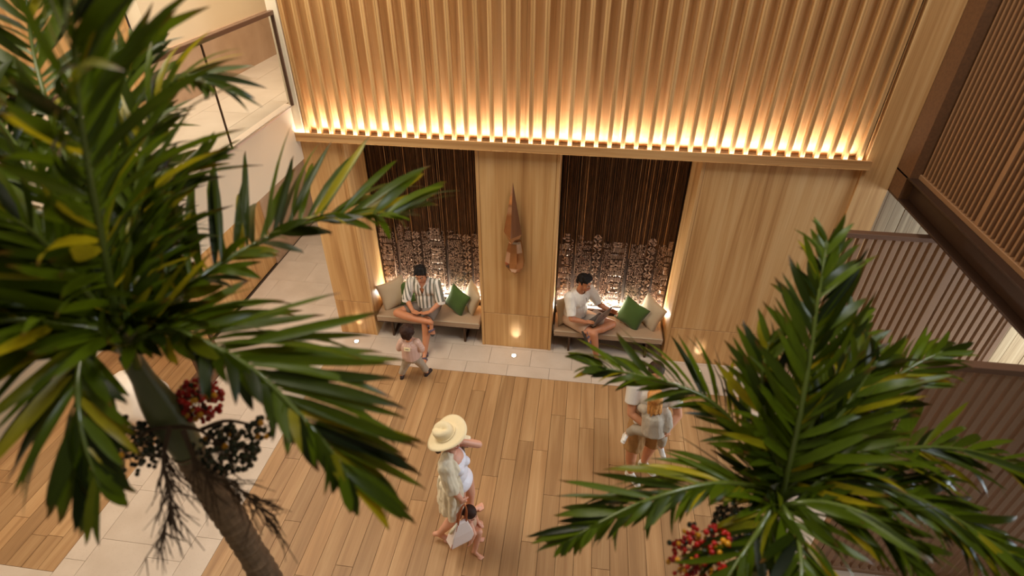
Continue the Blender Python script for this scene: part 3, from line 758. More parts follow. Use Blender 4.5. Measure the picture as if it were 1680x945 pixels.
# ================================================================== PALMS
PALM_DATA = [
 dict(
  name='left',
  label='tall glossy palm in the left foreground, its leaning ringed trunk crossing the oak floor',
  trunk=[(-1.89, 1.6, 4.02), (-1.87, 1.6, 3.75), (-1.82, 1.59, 3.3), (-1.74, 1.58, 2.4), (-1.66, 1.57, 1.2), (-1.6, 1.56, 0.0)],
  shaft=0.62,
  fronds=[
   dict(path=[(-1.889, 1.62, 4.166), (-1.784, 1.637, 4.597), (-1.693, 1.639, 4.925), (-1.61, 1.651, 5.184), (-1.554, 1.716, 5.435)], l=0.66, r=0.5, a=46, v=0.1, dr=0.25, s=0.12, w=0.05, n=46, roll=0.0, yel=0.0),
   dict(path=[(-1.836, 1.612, 4.145), (-1.894, 1.821, 4.358), (-1.927, 2.096, 4.657), (-1.865, 2.287, 4.907), (-1.724, 2.317, 5.008), (-1.584, 2.263, 4.995)], l=0.46, r=0.24, a=36, v=0.2, dr=0.25, s=0.2, w=0.034, n=50, roll=0.0, yel=0.0),
   dict(path=[(-1.826, 1.598, 4.124), (-1.699, 1.807, 4.217), (-1.638, 1.965, 4.253), (-1.485, 2.195, 4.285), (-1.345, 2.347, 4.298), (-1.202, 2.428, 4.298), (-0.875, 2.523, 4.284)], l=0.7, r=0.26, a=58, v=0.5, dr=0.04, s=0.2, w=0.052, n=40, roll=0.0, yel=0.0),
   dict(path=[(-1.781, 1.551, 4.136), (-1.6, 1.566, 4.21), (-1.393, 1.519, 4.193), (-1.179, 1.446, 4.141), (-0.967, 1.336, 4.036), (-0.842, 1.271, 3.923), (-0.765, 1.213, 3.83)], l=0.62, r=0.26, a=36, v=0.25, dr=0.1, s=0.15, w=0.05, n=40, roll=0.0, yel=0.0),
   dict(path=[(-1.884, 1.559, 4.167), (-1.895, 1.446, 4.183), (-1.783, 1.248, 4.147), (-1.701, 1.119, 4.042), (-1.634, 1.037, 3.917)], l=0.32, r=0.46, a=36, v=0.1, dr=0.3, s=0.12, w=0.05, n=26, roll=0.0, yel=0.0),
   dict(path=[(-1.884, 1.559, 4.167), (-1.998, 1.489, 4.262), (-2.048, 1.418, 4.344), (-2.179, 1.355, 4.367), (-2.354, 1.305, 4.33)], l=0.5, r=0.5, a=45, v=0.1, dr=0.25, s=0.15, w=0.046, n=34, roll=0.0, yel=0.0),
   dict(path=[(-1.928, 1.623, 4.176), (-2.036, 1.661, 4.42), (-2.099, 1.653, 4.591), (-2.167, 1.609, 4.714), (-2.237, 1.535, 4.796)], l=0.55, r=0.55, a=48, v=0.15, dr=0.25, s=0.1, w=0.05, n=40, roll=0.0, yel=0.0),
   dict(path=[(-1.854, 1.61, 4.145), (-1.875, 1.793, 4.315), (-1.855, 1.963, 4.461), (-1.798, 2.128, 4.592), (-1.645, 2.221, 4.692)], l=0.34, r=0.28, a=38, v=0.2, dr=0.25, s=0.2, w=0.034, n=34, roll=0.0, yel=0.2),
   dict(path=[(-1.982, 1.694, 4.113), (-2.27, 2.063, 4.502), (-2.534, 2.375, 4.809), (-2.744, 2.661, 5.068), (-2.802, 2.866, 5.36)], l=0.6, r=0.6, a=50, v=0.15, dr=0.25, s=0.08, w=0.055, n=44, roll=0.0, yel=0.0),
   dict(path=[(-1.912, 1.602, 4.145), (-2.075, 1.583, 4.32), (-2.176, 1.517, 4.418), (-2.277, 1.409, 4.458)], l=0.5, r=0.5, a=46, v=0.1, dr=0.25, s=0.12, w=0.046, n=32, roll=0.0, yel=0.0),
   dict(path=[(-1.877, 1.622, 4.132), (-1.843, 1.729, 4.392), (-1.806, 1.837, 4.535), (-1.739, 1.86, 4.64)], l=0.26, r=0.26, a=30, v=0.2, dr=0.25, s=0.15, w=0.036, n=20, roll=0.0, yel=0.25),
   dict(path=[(-1.954, 1.689, 4.102), (-2.084, 1.939, 4.298), (-2.22, 2.212, 4.526), (-2.285, 2.509, 4.775), (-2.256, 2.725, 4.982)], l=0.5, r=0.5, a=42, v=0.2, dr=0.25, s=0.15, w=0.046, n=40, roll=0.0, yel=0.0),
   dict(path=[(-1.993, 1.676, 4.091), (-2.266, 1.905, 4.37), (-2.533, 2.144, 4.66), (-2.748, 2.28, 4.887)], l=0.6, r=0.6, a=48, v=0.1, dr=0.25, s=0.08, w=0.055, n=36, roll=0.0, yel=0.0),
   dict(path=[(-1.899, 1.634, 4.102), (-1.902, 1.872, 4.259), (-1.84, 2.004, 4.344), (-1.797, 2.104, 4.387)], l=0.3, r=0.3, a=40, v=0.2, dr=0.25, s=0.15, w=0.036, n=22, roll=0.0, yel=0.0),
  ],
  clusters=[
   {'c': (-1.968, 1.436, 3.585), 'root': (-1.734, 1.538, 3.649), 'n': 170, 'r': (0.155, 0.13, 0.15), 'kind': 'dark'},
   {'c': (-1.525, 1.503, 3.562), 'root': (-1.734, 1.538, 3.649), 'n': 170, 'r': (0.15, 0.12, 0.12), 'kind': 'dark'},
   {'c': (-1.742, 1.703, 3.655), 'root': (-1.801, 1.604, 3.649), 'n': 150, 'r': (0.1, 0.1, 0.13), 'kind': 'red'},
   {'c': (-1.375, 1.572, 3.665), 'root': (-1.649, 1.541, 3.638), 'n': 24, 'r': (0.06, 0.05, 0.07), 'kind': 'dark'},
  ],
  twigs=[((-1.713, 1.46, 3.743), (-1.713, 1.352, 3.629), (-1.656, 1.254, 3.517), (-1.683, 1.157, 3.389)), ((-1.653, 1.46, 3.732), (-1.56, 1.369, 3.591), (-1.395, 1.344, 3.525), (-1.251, 1.283, 3.416))],
 ),
 dict(
  name='right',
  label='glossy palm in the right foreground with its crown below the slatted partition',
  trunk=[(1.17, 1.92, 3.02), (1.17, 1.92, 2.7), (1.18, 1.92, 2.0), (1.19, 1.92, 1.0), (1.2, 1.92, 0.0)],
  shaft=0.6,
  fronds=[
   dict(path=[(1.136, 1.909, 3.195), (1.142, 2.024, 3.524), (1.151, 2.175, 3.831), (1.169, 2.349, 4.068), (1.216, 2.562, 4.267)], l=0.36, r=0.46, a=38, v=0.2, dr=0.25, s=0.08, w=0.044, n=46, roll=0.0, yel=0.0),
   dict(path=[(1.096, 1.925, 3.19), (0.922, 2.091, 3.365), (0.749, 2.207, 3.469), (0.527, 2.267, 3.506), (0.3, 2.306, 3.516), (0.126, 2.303, 3.543)], l=0.26, r=0.48, a=44, v=0.3, dr=0.1, s=0.15, w=0.04, n=42, roll=0.0, yel=0.0),
   dict(path=[(1.077, 1.883, 3.17), (0.941, 1.858, 3.246), (0.723, 1.802, 3.294), (0.445, 1.692, 3.278), (0.218, 1.598, 3.19), (0.052, 1.516, 3.107)], l=0.22, r=0.46, a=34, v=0.2, dr=0.25, s=0.15, w=0.04, n=42, roll=0.0, yel=0.0),
   dict(path=[(1.067, 1.798, 3.191), (0.966, 1.657, 3.187), (0.856, 1.512, 3.178), (0.756, 1.383, 3.104)], l=0.3, r=0.36, a=40, v=0.1, dr=0.25, s=0.2, w=0.045, n=18, roll=0.0, yel=0.25),
   dict(path=[(1.096, 1.802, 3.191), (1.117, 1.648, 3.233), (1.092, 1.465, 3.242), (1.05, 1.3, 3.194)], l=0.4, r=0.34, a=42, v=0.1, dr=0.25, s=0.15, w=0.045, n=24, roll=0.0, yel=0.2),
   dict(path=[(1.126, 1.805, 3.191), (1.257, 1.772, 3.293), (1.409, 1.7, 3.336), (1.522, 1.593, 3.34), (1.638, 1.537, 3.242)], l=0.34, r=0.34, a=38, v=0.1, dr=0.25, s=0.35, w=0.045, n=28, roll=0.0, yel=0.25),
   dict(path=[(1.165, 1.888, 3.178), (1.356, 1.898, 3.277), (1.567, 1.886, 3.308), (1.805, 1.827, 3.269), (2.008, 1.741, 3.199), (2.174, 1.66, 3.144)], l=0.5, r=0.4, a=38, v=0.2, dr=0.25, s=0.32, w=0.042, n=40, roll=0.0, yel=0.0),
   dict(path=[(1.177, 1.917, 3.216), (1.461, 2.023, 3.345), (1.792, 2.127, 3.341), (2.071, 2.154, 3.329), (2.355, 2.137, 3.253), (2.548, 2.107, 3.177)], l=0.5, r=0.45, a=38, v=0.2, dr=0.25, s=0.15, w=0.042, n=42, roll=0.0, yel=0.0),
   dict(path=[(1.171, 1.953, 3.215), (1.406, 2.174, 3.391), (1.639, 2.352, 3.508), (1.82, 2.452, 3.613), (1.974, 2.52, 3.678)], l=0.42, r=0.42, a=38, v=0.2, dr=0.25, s=0.15, w=0.04, n=36, roll=0.0, yel=0.0),
   dict(path=[(1.127, 1.929, 3.19), (1.008, 2.034, 3.492), (0.952, 2.14, 3.717), (0.974, 2.249, 3.863)], l=0.36, r=0.36, a=40, v=0.2, dr=0.25, s=0.15, w=0.04, n=28, roll=0.0, yel=0.0),
   dict(path=[(1.164, 1.934, 3.19), (1.28, 2.021, 3.459), (1.413, 2.162, 3.63), (1.518, 2.282, 3.776)], l=0.44, r=0.44, a=40, v=0.15, dr=0.25, s=0.12, w=0.044, n=32, roll=0.0, yel=0.0),
   dict(path=[(1.144, 1.922, 3.177), (1.212, 2.045, 3.419), (1.363, 2.281, 3.632), (1.459, 2.498, 3.827)], l=0.4, r=0.4, a=38, v=0.15, dr=0.25, s=0.15, w=0.042, n=32, roll=0.0, yel=0.0),
  ],
  clusters=[
   {'c': (0.738, 1.582, 3.04), 'root': (0.951, 1.705, 3.051), 'n': 230, 'r': (0.19, 0.14, 0.16), 'kind': 'red'},
   {'c': (0.912, 1.744, 3.06), 'root': (0.991, 1.727, 3.022), 'n': 110, 'r': (0.13, 0.12, 0.12), 'kind': 'dark'},
  ],
  twigs=[],
 ),
]
def leaflet_mesh(k):
    """a folded, pointed, slightly wavy blade along +X, one unit long and one unit wide"""
    rr = random.Random(100 + k)
    bend = (.10, .22, .34, .16, .46, .28, .05, .38)[k % 8]; tw = rr.uniform(-.5, .5); side = rr.uniform(-.12, .12)
    notch = k % 3 == 0
    prof = [(0, .16), (.06, .42), (.2, .82), (.4, 1.0), (.6, .93), (.78, .70), (.92, .36), (1.0, .05)]
    mb = MB(); att = []
    for (t, w) in prof:
        z = -bend * t**2.2; x = t * (1 - .25*bend*t); y = side * t*t
        a = tw * t*t
        for s in (-1, 0, 1):
            ww = w * .5 * s; lift = abs(s) * w * .16
            if notch and t > .9: ww *= (1.4 if s > 0 else .5)
            yy = ww * math.cos(a); zz = (ww * math.sin(a)) * .08
            mb.v.append((x, y + yy, z + zz + lift * .06)); att.append((t, 0, 0))
    for i in range(len(prof) - 1):
        for j in (0, 1): mb.f.append((i*3 + j, (i+1)*3 + j, (i+1)*3 + j + 1, i*3 + j + 1))
    me = mb.mesh('leaflet', M['leaf'], smooth=True)
    at = me.attributes.new('leaf', 'FLOAT_VECTOR', 'POINT'); at.data.foreach_set('vector', [c for a in att for c in a])
    return me
LEAF = [leaflet_mesh(k) for k in range(8)]
LEAF_NP = []
for me in LEAF:
    co = np.zeros(len(me.vertices)*3); me.vertices.foreach_get('co', co)
    LEAF_NP.append((co.reshape(-1, 3), [tuple(p.vertices) for p in me.polygons]))

def build_palm(D, seed):
    rr = random.Random(seed)
    tp = D['trunk']
    base = (tp[-1][0], tp[-1][1], 0)
    root = thing('palm', base, D['label'], 'palm')
    # trunk with leaf-scar rings, smooth green crownshaft above
    path = catmull(tp[::-1], 330); rad = []; zt = tp[0][2]
    shaft0 = zt - D['shaft']
    tr, trr, cs, csr = [], [], [], []
    for i, p in enumerate(path):
        if p.z < shaft0:
            k = p.z / .075 + .15*math.sin(p.z*7); f = k - math.floor(k)
            tr.append(p); trr.append(.078 - .004*p.z/3 + (.007 if f < .2 else .003*(1 - f)) + .003*math.sin(p.z*9))
        if p.z > shaft0 - .03:
            u = (p.z - shaft0) / D['shaft']
            cs.append(p); csr.append(.072 + .022*math.sin(min(1, max(0, u*1.3))*PI) - .03*max(0, u))
    MB().tube(tr, trr, 16).build('trunk', M['trunk'], root, base, smooth=False)
    MB().tube(cs, csr, 16).build('crownshaft', M['crownshaft'], root, smooth=True)
    leaves = []
    eye = Vector((0, 0, 5.7))
    for fd in D['fronds']:
        P = catmull([tuple(Vector(tp[0]) - Vector((0, 0, .12)))] + fd['path'], 44)
        n = len(P)
        mb = MB(); mb.tube(P, [.019*(1 - i/(n-1))**.8 + .003 for i in range(n)], 7)
        fo = mb.build('frond', M['rachis'], root, fd['path'][0], smooth=True)
        lens = [0]
        for i in range(1, n): lens.append(lens[-1] + (P[i] - P[i-1]).length)
        tot = lens[-1]
        def at(d):
            for i in range(1, n):
                if lens[i] >= d:
                    u = (d - lens[i-1]) / max(1e-6, lens[i] - lens[i-1]); return P[i-1].lerp(P[i], u), (P[i] - P[i-1]).normalized()
            return P[-1], (P[-1] - P[-2]).normalized()
        nn = fd['n']
        for j in range(nn):
            u = fd['s'] + (1 - fd['s']) * (j + .5) / nn
            q, T_ = at(u * tot)
            S = T_.cross(Vector((0, 0, 1)))
            if S.length < .2: S = T_.cross(Vector((0, 1, .3)))
            S.normalize(); U = S.cross(T_).normalized()
            if fd['roll']:
                m = Matrix.Rotation(fd['roll'], 3, T_); S = m @ S; U = m @ U
            env = math.sin(PI * min(1, .18 + .82*(u - fd['s'])/(1 - fd['s']) * .93)) ** .5
            ang = math.radians(fd['a']) * (1.35 - .75*u) 
            for sd, ln in ((-1, fd['l']), (1, fd['r'])):
                if ln < .02: continue
                L_ = ln * env * rr.uniform(.82, 1.12)
                a = ang * rr.uniform(.75, 1.25)
                v = fd['v'] + rr.uniform(-.4, .45)
                d = (T_ * math.cos(a) + (S * sd * math.cos(v) + U * math.sin(v)) * math.sin(a)).normalized()
                d = (d + Vector((0, 0, -fd['dr'] * rr.uniform(.2, .7)))).normalized()
                zax = (U - d * U.dot(d))
                if zax.length < .1: zax = Vector((0, 0, 1)) - d * d.z
                zax.normalize(); zax = (Matrix.Rotation(rr.uniform(-.8, .8), 3, d) @ zax)
                yax = zax.cross(d).normalized()
                w = fd['w'] * rr.uniform(.65, 1.2)
                m = Matrix(((d.x*L_, yax.x*w, zax.x*L_, q.x), (d.y*L_, yax.y*w, zax.y*L_, q.y), (d.z*L_, yax.z*w, zax.z*L_, q.z), (0, 0, 0, 1)))
                leaves.append((L_ * w / (q - eye).length_squared, m, rr.randrange(8), fo, rr.random()*.16 + fd['yel']))
    leaves.sort(key=lambda t: -t[0])
    for (k, m, v, fo, yl) in leaves[:300]:
        o = bpy.data.objects.new('leaflet', LEAF[v]); COL.objects.link(o)
        o.parent = fo
        o.matrix_local = Matrix.Translation(-WORLD[fo]) @ m
    rest = leaves[300:]
    if rest:
        mb = MB(); att = []
        for (k, m, v, fo, yl) in rest:
            co, fs = LEAF_NP[v]
            mb.add([m @ Vector(c) for c in co], fs)
            ra = rr.random()
            at_ = [0.0] * (3*len(co)); at_[0::3] = [i // 3 / 7 for i in range(len(co))]; at_[1::3] = [ra] * len(co)
            att.extend(at_)
        c = mb.centre(); me = mb.mesh('leaflets', M['leaf'], c, True)
        a_ = me.attributes.new('leaf', 'FLOAT_VECTOR', 'POINT'); a_.data.foreach_set('vector', att)
        place(bpy.data.objects.new('leaflets', me), c, root, kind='stuff')
    # fruit: berries on branched stalks
    for c in D['clusters']:
        cen = Vector(c['c']); ro = Vector(c['root'])
        st = MB(); st.tube(catmull([ro, ro.lerp(cen, .5) + Vector((0, 0, .05)), cen], 10), [.011 - .0006*i for i in range(10)], 6)
        mbs = {'dark': MB(), 'red': MB(), 'yellow': MB()}
        for i in range(c['n']):
            while True:
                p = Vector((rr.uniform(-1, 1), rr.uniform(-1, 1), rr.uniform(-1, 1)))
                if p.length < 1: break
            p = p * (p.length ** -.25 if p.length > .1 else 1)
            q = cen + Vector((p.x*c['r'][0], p.y*c['r'][1], p.z*c['r'][2]))
            kind = c['kind']
            if kind == 'red': kind = rr.choice(('red',)*7 + ('yellow',)*2 + ('dark',))
            elif rr.random() < .03: kind = 'yellow'
            mbs[kind].ico(q, rr.uniform(.010, .0145), 2, (1, 1, 1.2))
            if i % 5 == 0: st.tube([cen + (q - cen)*.1 + Vector((0, 0, .02)), (cen + q)/2 + Vector((0, 0, .015)), q], .0028, 4, False)
        fc = st.build('fruit_stalk', M['twig'], root, c['root'])
        for kd, m_ in mbs.items():
            if m_.v: m_.build('berries', M['berry_' + kd], fc, smooth=True, kind='stuff')
    # bare twigs left from shed fruit
    for tw in D['twigs']:
        mb = MB()
        P = catmull(tw, 24); mb.tube(P, [.010*(1 - i/26) + .002 for i in range(24)], 6)
        for i in range(4, 24):
            for s in range(3):
                d = (P[i] - P[i-1]).normalized()
                r0 = Vector((rr.uniform(-1, 1), rr.uniform(-1, 1), rr.uniform(-.9, .3)))
                d2 = (d*.6 + r0*.8 + Vector((0, 0, -.35))).normalized(); ln = rr.uniform(.08, .24)
                e1 = P[i] + d2*ln*.5; e2 = e1 + (d2 + Vector((rr.uniform(-.4, .4), rr.uniform(-.4, .4), -.5))).normalized()*ln*.6
                mb.tube([P[i], e1, e2], [.0042, .003, .0016], 4, False)
                e3 = e1 + (d2 + Vector((rr.uniform(-.8, .8), rr.uniform(-.8, .8), -.3))).normalized()*ln*.45
                mb.tube([e1, e3], [.0026, .0014], 4, False)
        mb.build('bare_twigs', M['twig'], root)
    return root
build_palm(PALM_DATA[0], 11)
build_palm(PALM_DATA[1], 23)
# ================================================================== PEOPLE
def skin(name, c): 
    m = plain(name, c, 0.5, var=0.06, nscale=14)
    b = m.node_tree.nodes['Principled BSDF']
    b.inputs['Subsurface Weight'].default_value = 0.12; b.inputs['Subsurface Radius'].default_value = (.02, .008, .004); b.inputs['Subsurface Scale'].default_value = 0.5
    return m
M['skin_a'] = skin('warm_skin', srgb(204, 142, 104))
M['skin_b'] = skin('tan_skin', srgb(190, 126, 88))
M['skin_c'] = skin('fair_skin', srgb(222, 164, 136))
M['hair_black'] = plain('black_hair', srgb(22, 16, 14), 0.7, spec=0.25, var=.3, nscale=60, bump=.3)
M['hair_brown'] = plain('brown_hair', srgb(52, 30, 20), 0.65, spec=0.3, var=.35, nscale=50, bump=.4)
M['hair_blond'] = plain('blond_hair', srgb(206, 142, 72), 0.5, var=.3, nscale=60, bump=.4)
M['eye'] = plain('dark_eye', srgb(30, 20, 16), 0.2)
M['eye_white'] = plain('eye_white', srgb(230, 220, 210), 0.3)
M['lip'] = plain('lip', srgb(186, 92, 78), 0.4)
M['linen_white'] = plain('white_linen', srgb(228, 220, 208), 0.85, var=.04, nscale=60, bump=.12)
M['cream'] = plain('cream_gauze', srgb(236, 224, 196), 0.85, var=.04, nscale=40, bump=.15)
M['swim_white'] = plain('white_swimsuit', srgb(240, 238, 246), 0.5)
M['grey_short'] = plain('grey_shorts', srgb(126, 112, 100), 0.85, var=.08, nscale=50, bump=.1)
M['beige_short'] = plain('pinkish_beige_shorts', srgb(196, 162, 134), 0.85, var=.06, nscale=50, bump=.1)
M['khaki'] = plain('khaki_shorts', srgb(170, 128, 78), 0.85, var=.06, nscale=50, bump=.1)
M['grey_knit'] = plain('pale_grey_knit', srgb(186, 174, 156), 0.9, var=.07, nscale=80, bump=.2)
M['grey_legging'] = plain('grey_leggings', srgb(170, 156, 136), 0.9, var=.06, nscale=80, bump=.15)
M['sandal'] = plain('purple_grey_sandal', srgb(84, 70, 84), 0.6)
M['sole'] = plain('dark_sole', srgb(52, 46, 42), 0.7)
M['dark_shoe'] = plain('dark_brown_shoe', srgb(50, 32, 26), 0.5)
M['white_shoe'] = plain('white_sneaker', srgb(236, 230, 220), 0.5)
M['grey_shoe'] = plain('grey_trim', srgb(96, 92, 84), 0.6)
M['felt'] = plain('cream_felt', srgb(240, 222, 182), 0.9, var=.02, nscale=30)
M['leather'] = plain('tan_leather', srgb(176, 96, 52), 0.45)
M['bag'] = plain('off_white_leather', srgb(240, 226, 220), 0.45, var=.01, nscale=30)
M['alu'] = plain('grey_aluminium', srgb(140, 136, 132), 0.35, 0.7)
M['black'] = plain('black_keys', srgb(18, 18, 20), 0.4)
M['label'] = plain('cream_label', srgb(236, 218, 176), 0.8)

def stripe_mat(name, c1, c2, period, duty):
    m, nt, b = base_mat(name)
    at = N(nt, 'ShaderNodeAttribute'); at.attribute_name = 'stripe'
    mu = N(nt, 'ShaderNodeMath', operation='MULTIPLY'); mu.inputs[1].default_value = 1/period; nt.links.new(at.outputs['Fac'], mu.inputs[0])
    fr = N(nt, 'ShaderNodeMath', operation='FRACT'); nt.links.new(mu.outputs[0], fr.inputs[0])
    c = ramp(nt, fr.outputs[0], [(0, c1), (duty - .04, c1), (duty + .04, c2), (.95, c2), (1.0, c1)])
    nt.links.new(c, b.inputs['Base Color']); b.inputs['Roughness'].default_value = .85
    return m
M['stripes'] = stripe_mat('striped_linen', srgb(238, 230, 218), srgb(124, 124, 112), .058, .52)
def gingham(name, c1, c2, s):
    m, nt, b = base_mat(name)
    tc = N(nt, 'ShaderNodeTexCoord'); ck = N(nt, 'ShaderNodeTexChecker'); ck.inputs['Scale'].default_value = s
    nt.links.new(tc.outputs['Object'], ck.inputs['Vector']); ck.inputs['Color1'].default_value = c1; ck.inputs['Color2'].default_value = c2
    nt.links.new(ck.outputs['Color'], b.inputs['Base Color']); b.inputs['Roughness'].default_value = .85
    return m
M['gingham'] = gingham('pink_check', srgb(226, 196, 178), srgb(190, 146, 130), 105)

def V(*a): return Vector(a)
class Fig(MB):
    def cap(s, p0, r0, p1, r1, flat0=False, flat1=False, n=18):
        p0, p1 = V(*p0), V(*p1); d = p1 - p0; L = max(d.length, 1e-4); d = d / L
        up = V(0, 0, 1) if abs(d.z) < .9 else V(0, 1, 0)
        a = d.cross(up).normalized(); b = d.cross(a).normalized()
        prof = []
        if flat0: prof.append((0, r0*.01)); prof.append((0, r0))
        else:
            for i in range(5): w = PI/2*(1 - i/4); prof.append((-r0*math.sin(w), max(r0*math.cos(w), r0*.02)))
        for i in range(1, 4): prof.append((L*i/4, r0 + (r1 - r0)*i/4))
        if flat1: prof.append((L, r1)); prof.append((L, r1*.01))
        else:
            for i in range(5): w = PI/2*i/4; prof.append((L + r1*math.sin(w), max(r1*math.cos(w), r1*.02)))
        k = len(s.v)
        for (z, r) in prof:
            for j in range(n):
                w = 2*PI*j/n; s.v.append(tuple(p0 + d*z + a*(r*math.cos(w)) + b*(r*math.sin(w))))
        m = len(prof)
        for i in range(m - 1):
            for j in range(n):
                q = (j+1) % n; s.f.append((k+i*n+j, k+i*n+q, k+(i+1)*n+q, k+(i+1)*n+j))
        s.f.append(tuple(k+j for j in range(n))[::-1]); s.f.append(tuple(k+(m-1)*n+j for j in range(n)))
        return s
    def chain(s, pts, f1=False):
        for i in range(len(pts) - 1):
            s.cap(pts[i][0], pts[i][1], pts[i+1][0], pts[i+1][1], False, f1 and i == len(pts) - 2)
        return s
    def ell(s, c, r, rot=None):
        bm = bmesh.new(); bmesh.ops.create_icosphere(bm, subdivisions=3, radius=1)
        m = Matrix.Diagonal((r[0], r[1], r[2], 1))
        if rot is not None: m = rot.to_4x4() @ m
        s.addbm(bm, Matrix.Translation(V(*c)) @ m); return s
    def fuse(s, name, mat, parent, vox=.008, it=4, attr=None, cut=None, fold=0, **tags):
        o = bpy.data.objects.new('tmp', s.mesh('tmp', mat)); COL.objects.link(o)
        m = o.modifiers.new('r', 'REMESH'); m.mode = 'VOXEL'; m.voxel_size = vox
        q = o.modifiers.new('s', 'SMOOTH'); q.factor = .5; q.iterations = it
        dg = bpy.context.evaluated_depsgraph_get()
        me = bpy.data.meshes.new_from_object(o.evaluated_get(dg))
        bpy.data.objects.remove(o)
        n = len(me.vertices); co = np.zeros(n*3); me.vertices.foreach_get('co', co); co = co.reshape(-1, 3)
        if cut is not None:
            bm = bmesh.new(); bm.from_mesh(me)
            dele = [v for v in bm.verts if cut(v.co)]
            bmesh.ops.delete(bm, geom=dele, context='VERTS')
            for _ in range(14):
                new = {}
                for v in bm.verts:
                    nb = [e.other_vert(v).co for e in v.link_edges if e.is_boundary]
                    if len(nb) == 2: new[v] = v.co*.4 + (nb[0] + nb[1])*.3
                for v, c_ in new.items(): v.co = c_
            bm.to_mesh(me); bm.free()
            n = len(me.vertices); co = np.zeros(n*3); me.vertices.foreach_get('co', co); co = co.reshape(-1, 3)
        if fold:
            nr = np.zeros(n*3); me.vertices.foreach_get('normal', nr); nr = nr.reshape(-1, 3)
            for i in range(n):
                q = co[i]; co[i] += nr[i]*fold*(noise.noise(V(q[0]*22, q[1]*22, q[2]*6)) + .5*noise.noise(V(q[0]*40 + 7, q[1]*40, q[2]*14 + q[0]*20)))
        if attr is not None:
            a = me.attributes.new('stripe', 'FLOAT', 'POINT'); a.data.foreach_set('value', attr(co).astype(np.float32))
        c = (co.min(0) + co.max(0))/2
        me.vertices.foreach_set('co', (co - c).ravel()); 
        me.name = name
        if not me.materials: me.materials.append(mat)
        me.polygons.foreach_set('use_smooth', [True]*len(me.polygons)); me.update()
        return place(bpy.data.objects.new(name, me), tuple(c), parent, **tags)

def frame(f, u=(0, 0, 1)):
    f = V(*f).normalized(); u = V(*u); l = u.cross(f).normalized(); u = f.cross(l).normalized()
    return Matrix((l, f, u)).transposed()          # columns: left, forward, up

def add_head(b, c, f, s=1.0, nose=1.0, u=(0, 0, 1)):
    m = frame(f, u); c = V(*c); P = lambda *a: c + m @ (V(*a)*s)
    b.ell(c + m @ V(0, -.012, .03)*s, (.075*s, .094*s, .086*s), m)
    b.cap(P(0, .028, -.01), .062*s, P(0, .042, -.075), .042*s)
    b.ell(P(.032, .05, -.028), (.03*s, .03*s, .03*s), m); b.ell(P(-.032, .05, -.028), (.03*s, .03*s, .03*s), m)
    b.ell(P(0, .064, -.098), (.024*s, .018*s, .017*s), m)
    b.cap(P(0, .085, .012), .009*s*nose, P(0, .106, -.03), .0135*s*nose)
    b.ell(P(.013, .094, -.034), (.009*s,)*3); b.ell(P(-.013, .094, -.034), (.009*s,)*3)
    b.ell(P(0, .074, .03), (.052*s, .02*s, .013*s), m)
    b.ell(P(0, .083, -.062), (.026*s, .012*s, .007*s), m); b.ell(P(0, .081, -.073), (.022*s, .011*s, .007*s), m)
    for q in (1, -1): b.ell(P(.077*q, -.006, -.012), (.011*s, .02*s, .032*s), m)
    return P, m
def face_bits(P, m, parent, s=1.0, brow='hair_black', smile=True):
    e = MB()
    for q in (1, -1): e.ico(P(.031*q, .081, .004), .0095*s, 2, (1, 1, .6))
    e.build('eye', M['eye_white'], parent, smooth=True)
    e = MB()
    for q in (1, -1): e.ico(P(.031*q, .0865, .002), .0052*s, 2)
    e.build('iris', M['eye'], parent, smooth=True)
    e = MB()
    for q in (1, -1): e.tube([P(.014*q, .096, .024), P(.032*q, .092, .031), P(.05*q, .078, .024)], .0042*s, 6)
    e.build('eyebrow', M[brow], parent, smooth=True)
    e = MB(); e.tube([P(-.026, .084, -.061), P(-.012, .094, -.067), P(.012, .094, -.067), P(.026, .084, -.061)], [.003*s, .0062*s, .0062*s, .003*s], 6)
    e.build('mouth', M['lip'], parent, smooth=True)

def hand(b, w, d, n, side, curl=.5, s=1.0, spread=1.0):
    """palm of four metacarpals, four bent fingers of unequal length, a thumb leaving the side of the palm"""
    w = V(*w); d = V(*d).normalized(); n = V(*n); n = (n - d*n.dot(d)).normalized(); t = n.cross(d).normalized()*side
    for i, (o, L) in enumerate(((.031, .066), (.011, .074), (-.010, .069), (-.030, .054))):
        k = w + d*(.086 - .006*abs(i - 1.2))*s + t*(o*s)
        b.cap(w + d*.012*s + t*(o*.55*s), .0125*s, k, .0118*s)
        p = k; a = curl*.5; r = .0095
        for q, fr in enumerate((.45, .32, .23)):
            dd = (d*math.cos(a) + n*math.sin(a) + t*(o*spread*1.6)).normalized(); e = p + dd*(L*fr*1.15*s)
            b.cap(p, r*s, e, (r - .0008)*s); p = e; r -= .0009; a += curl*.75
    p0 = w + d*.022*s + t*.022*s; p1 = p0 + (d*.55 + t*.75 + n*.25).normalized()*.042*s; p2 = p1 + (d*.9 + t*.2 + n*.35*(.4 + curl)).normalized()*.032*s; p3 = p2 + (d*.95 + n*.3).normalized()*.024*s
    b.cap(p0, .0135*s, p1, .0115*s); b.cap(p1, .0112*s, p2, .0102*s); b.cap(p2, .0102*s, p3, .0088*s)

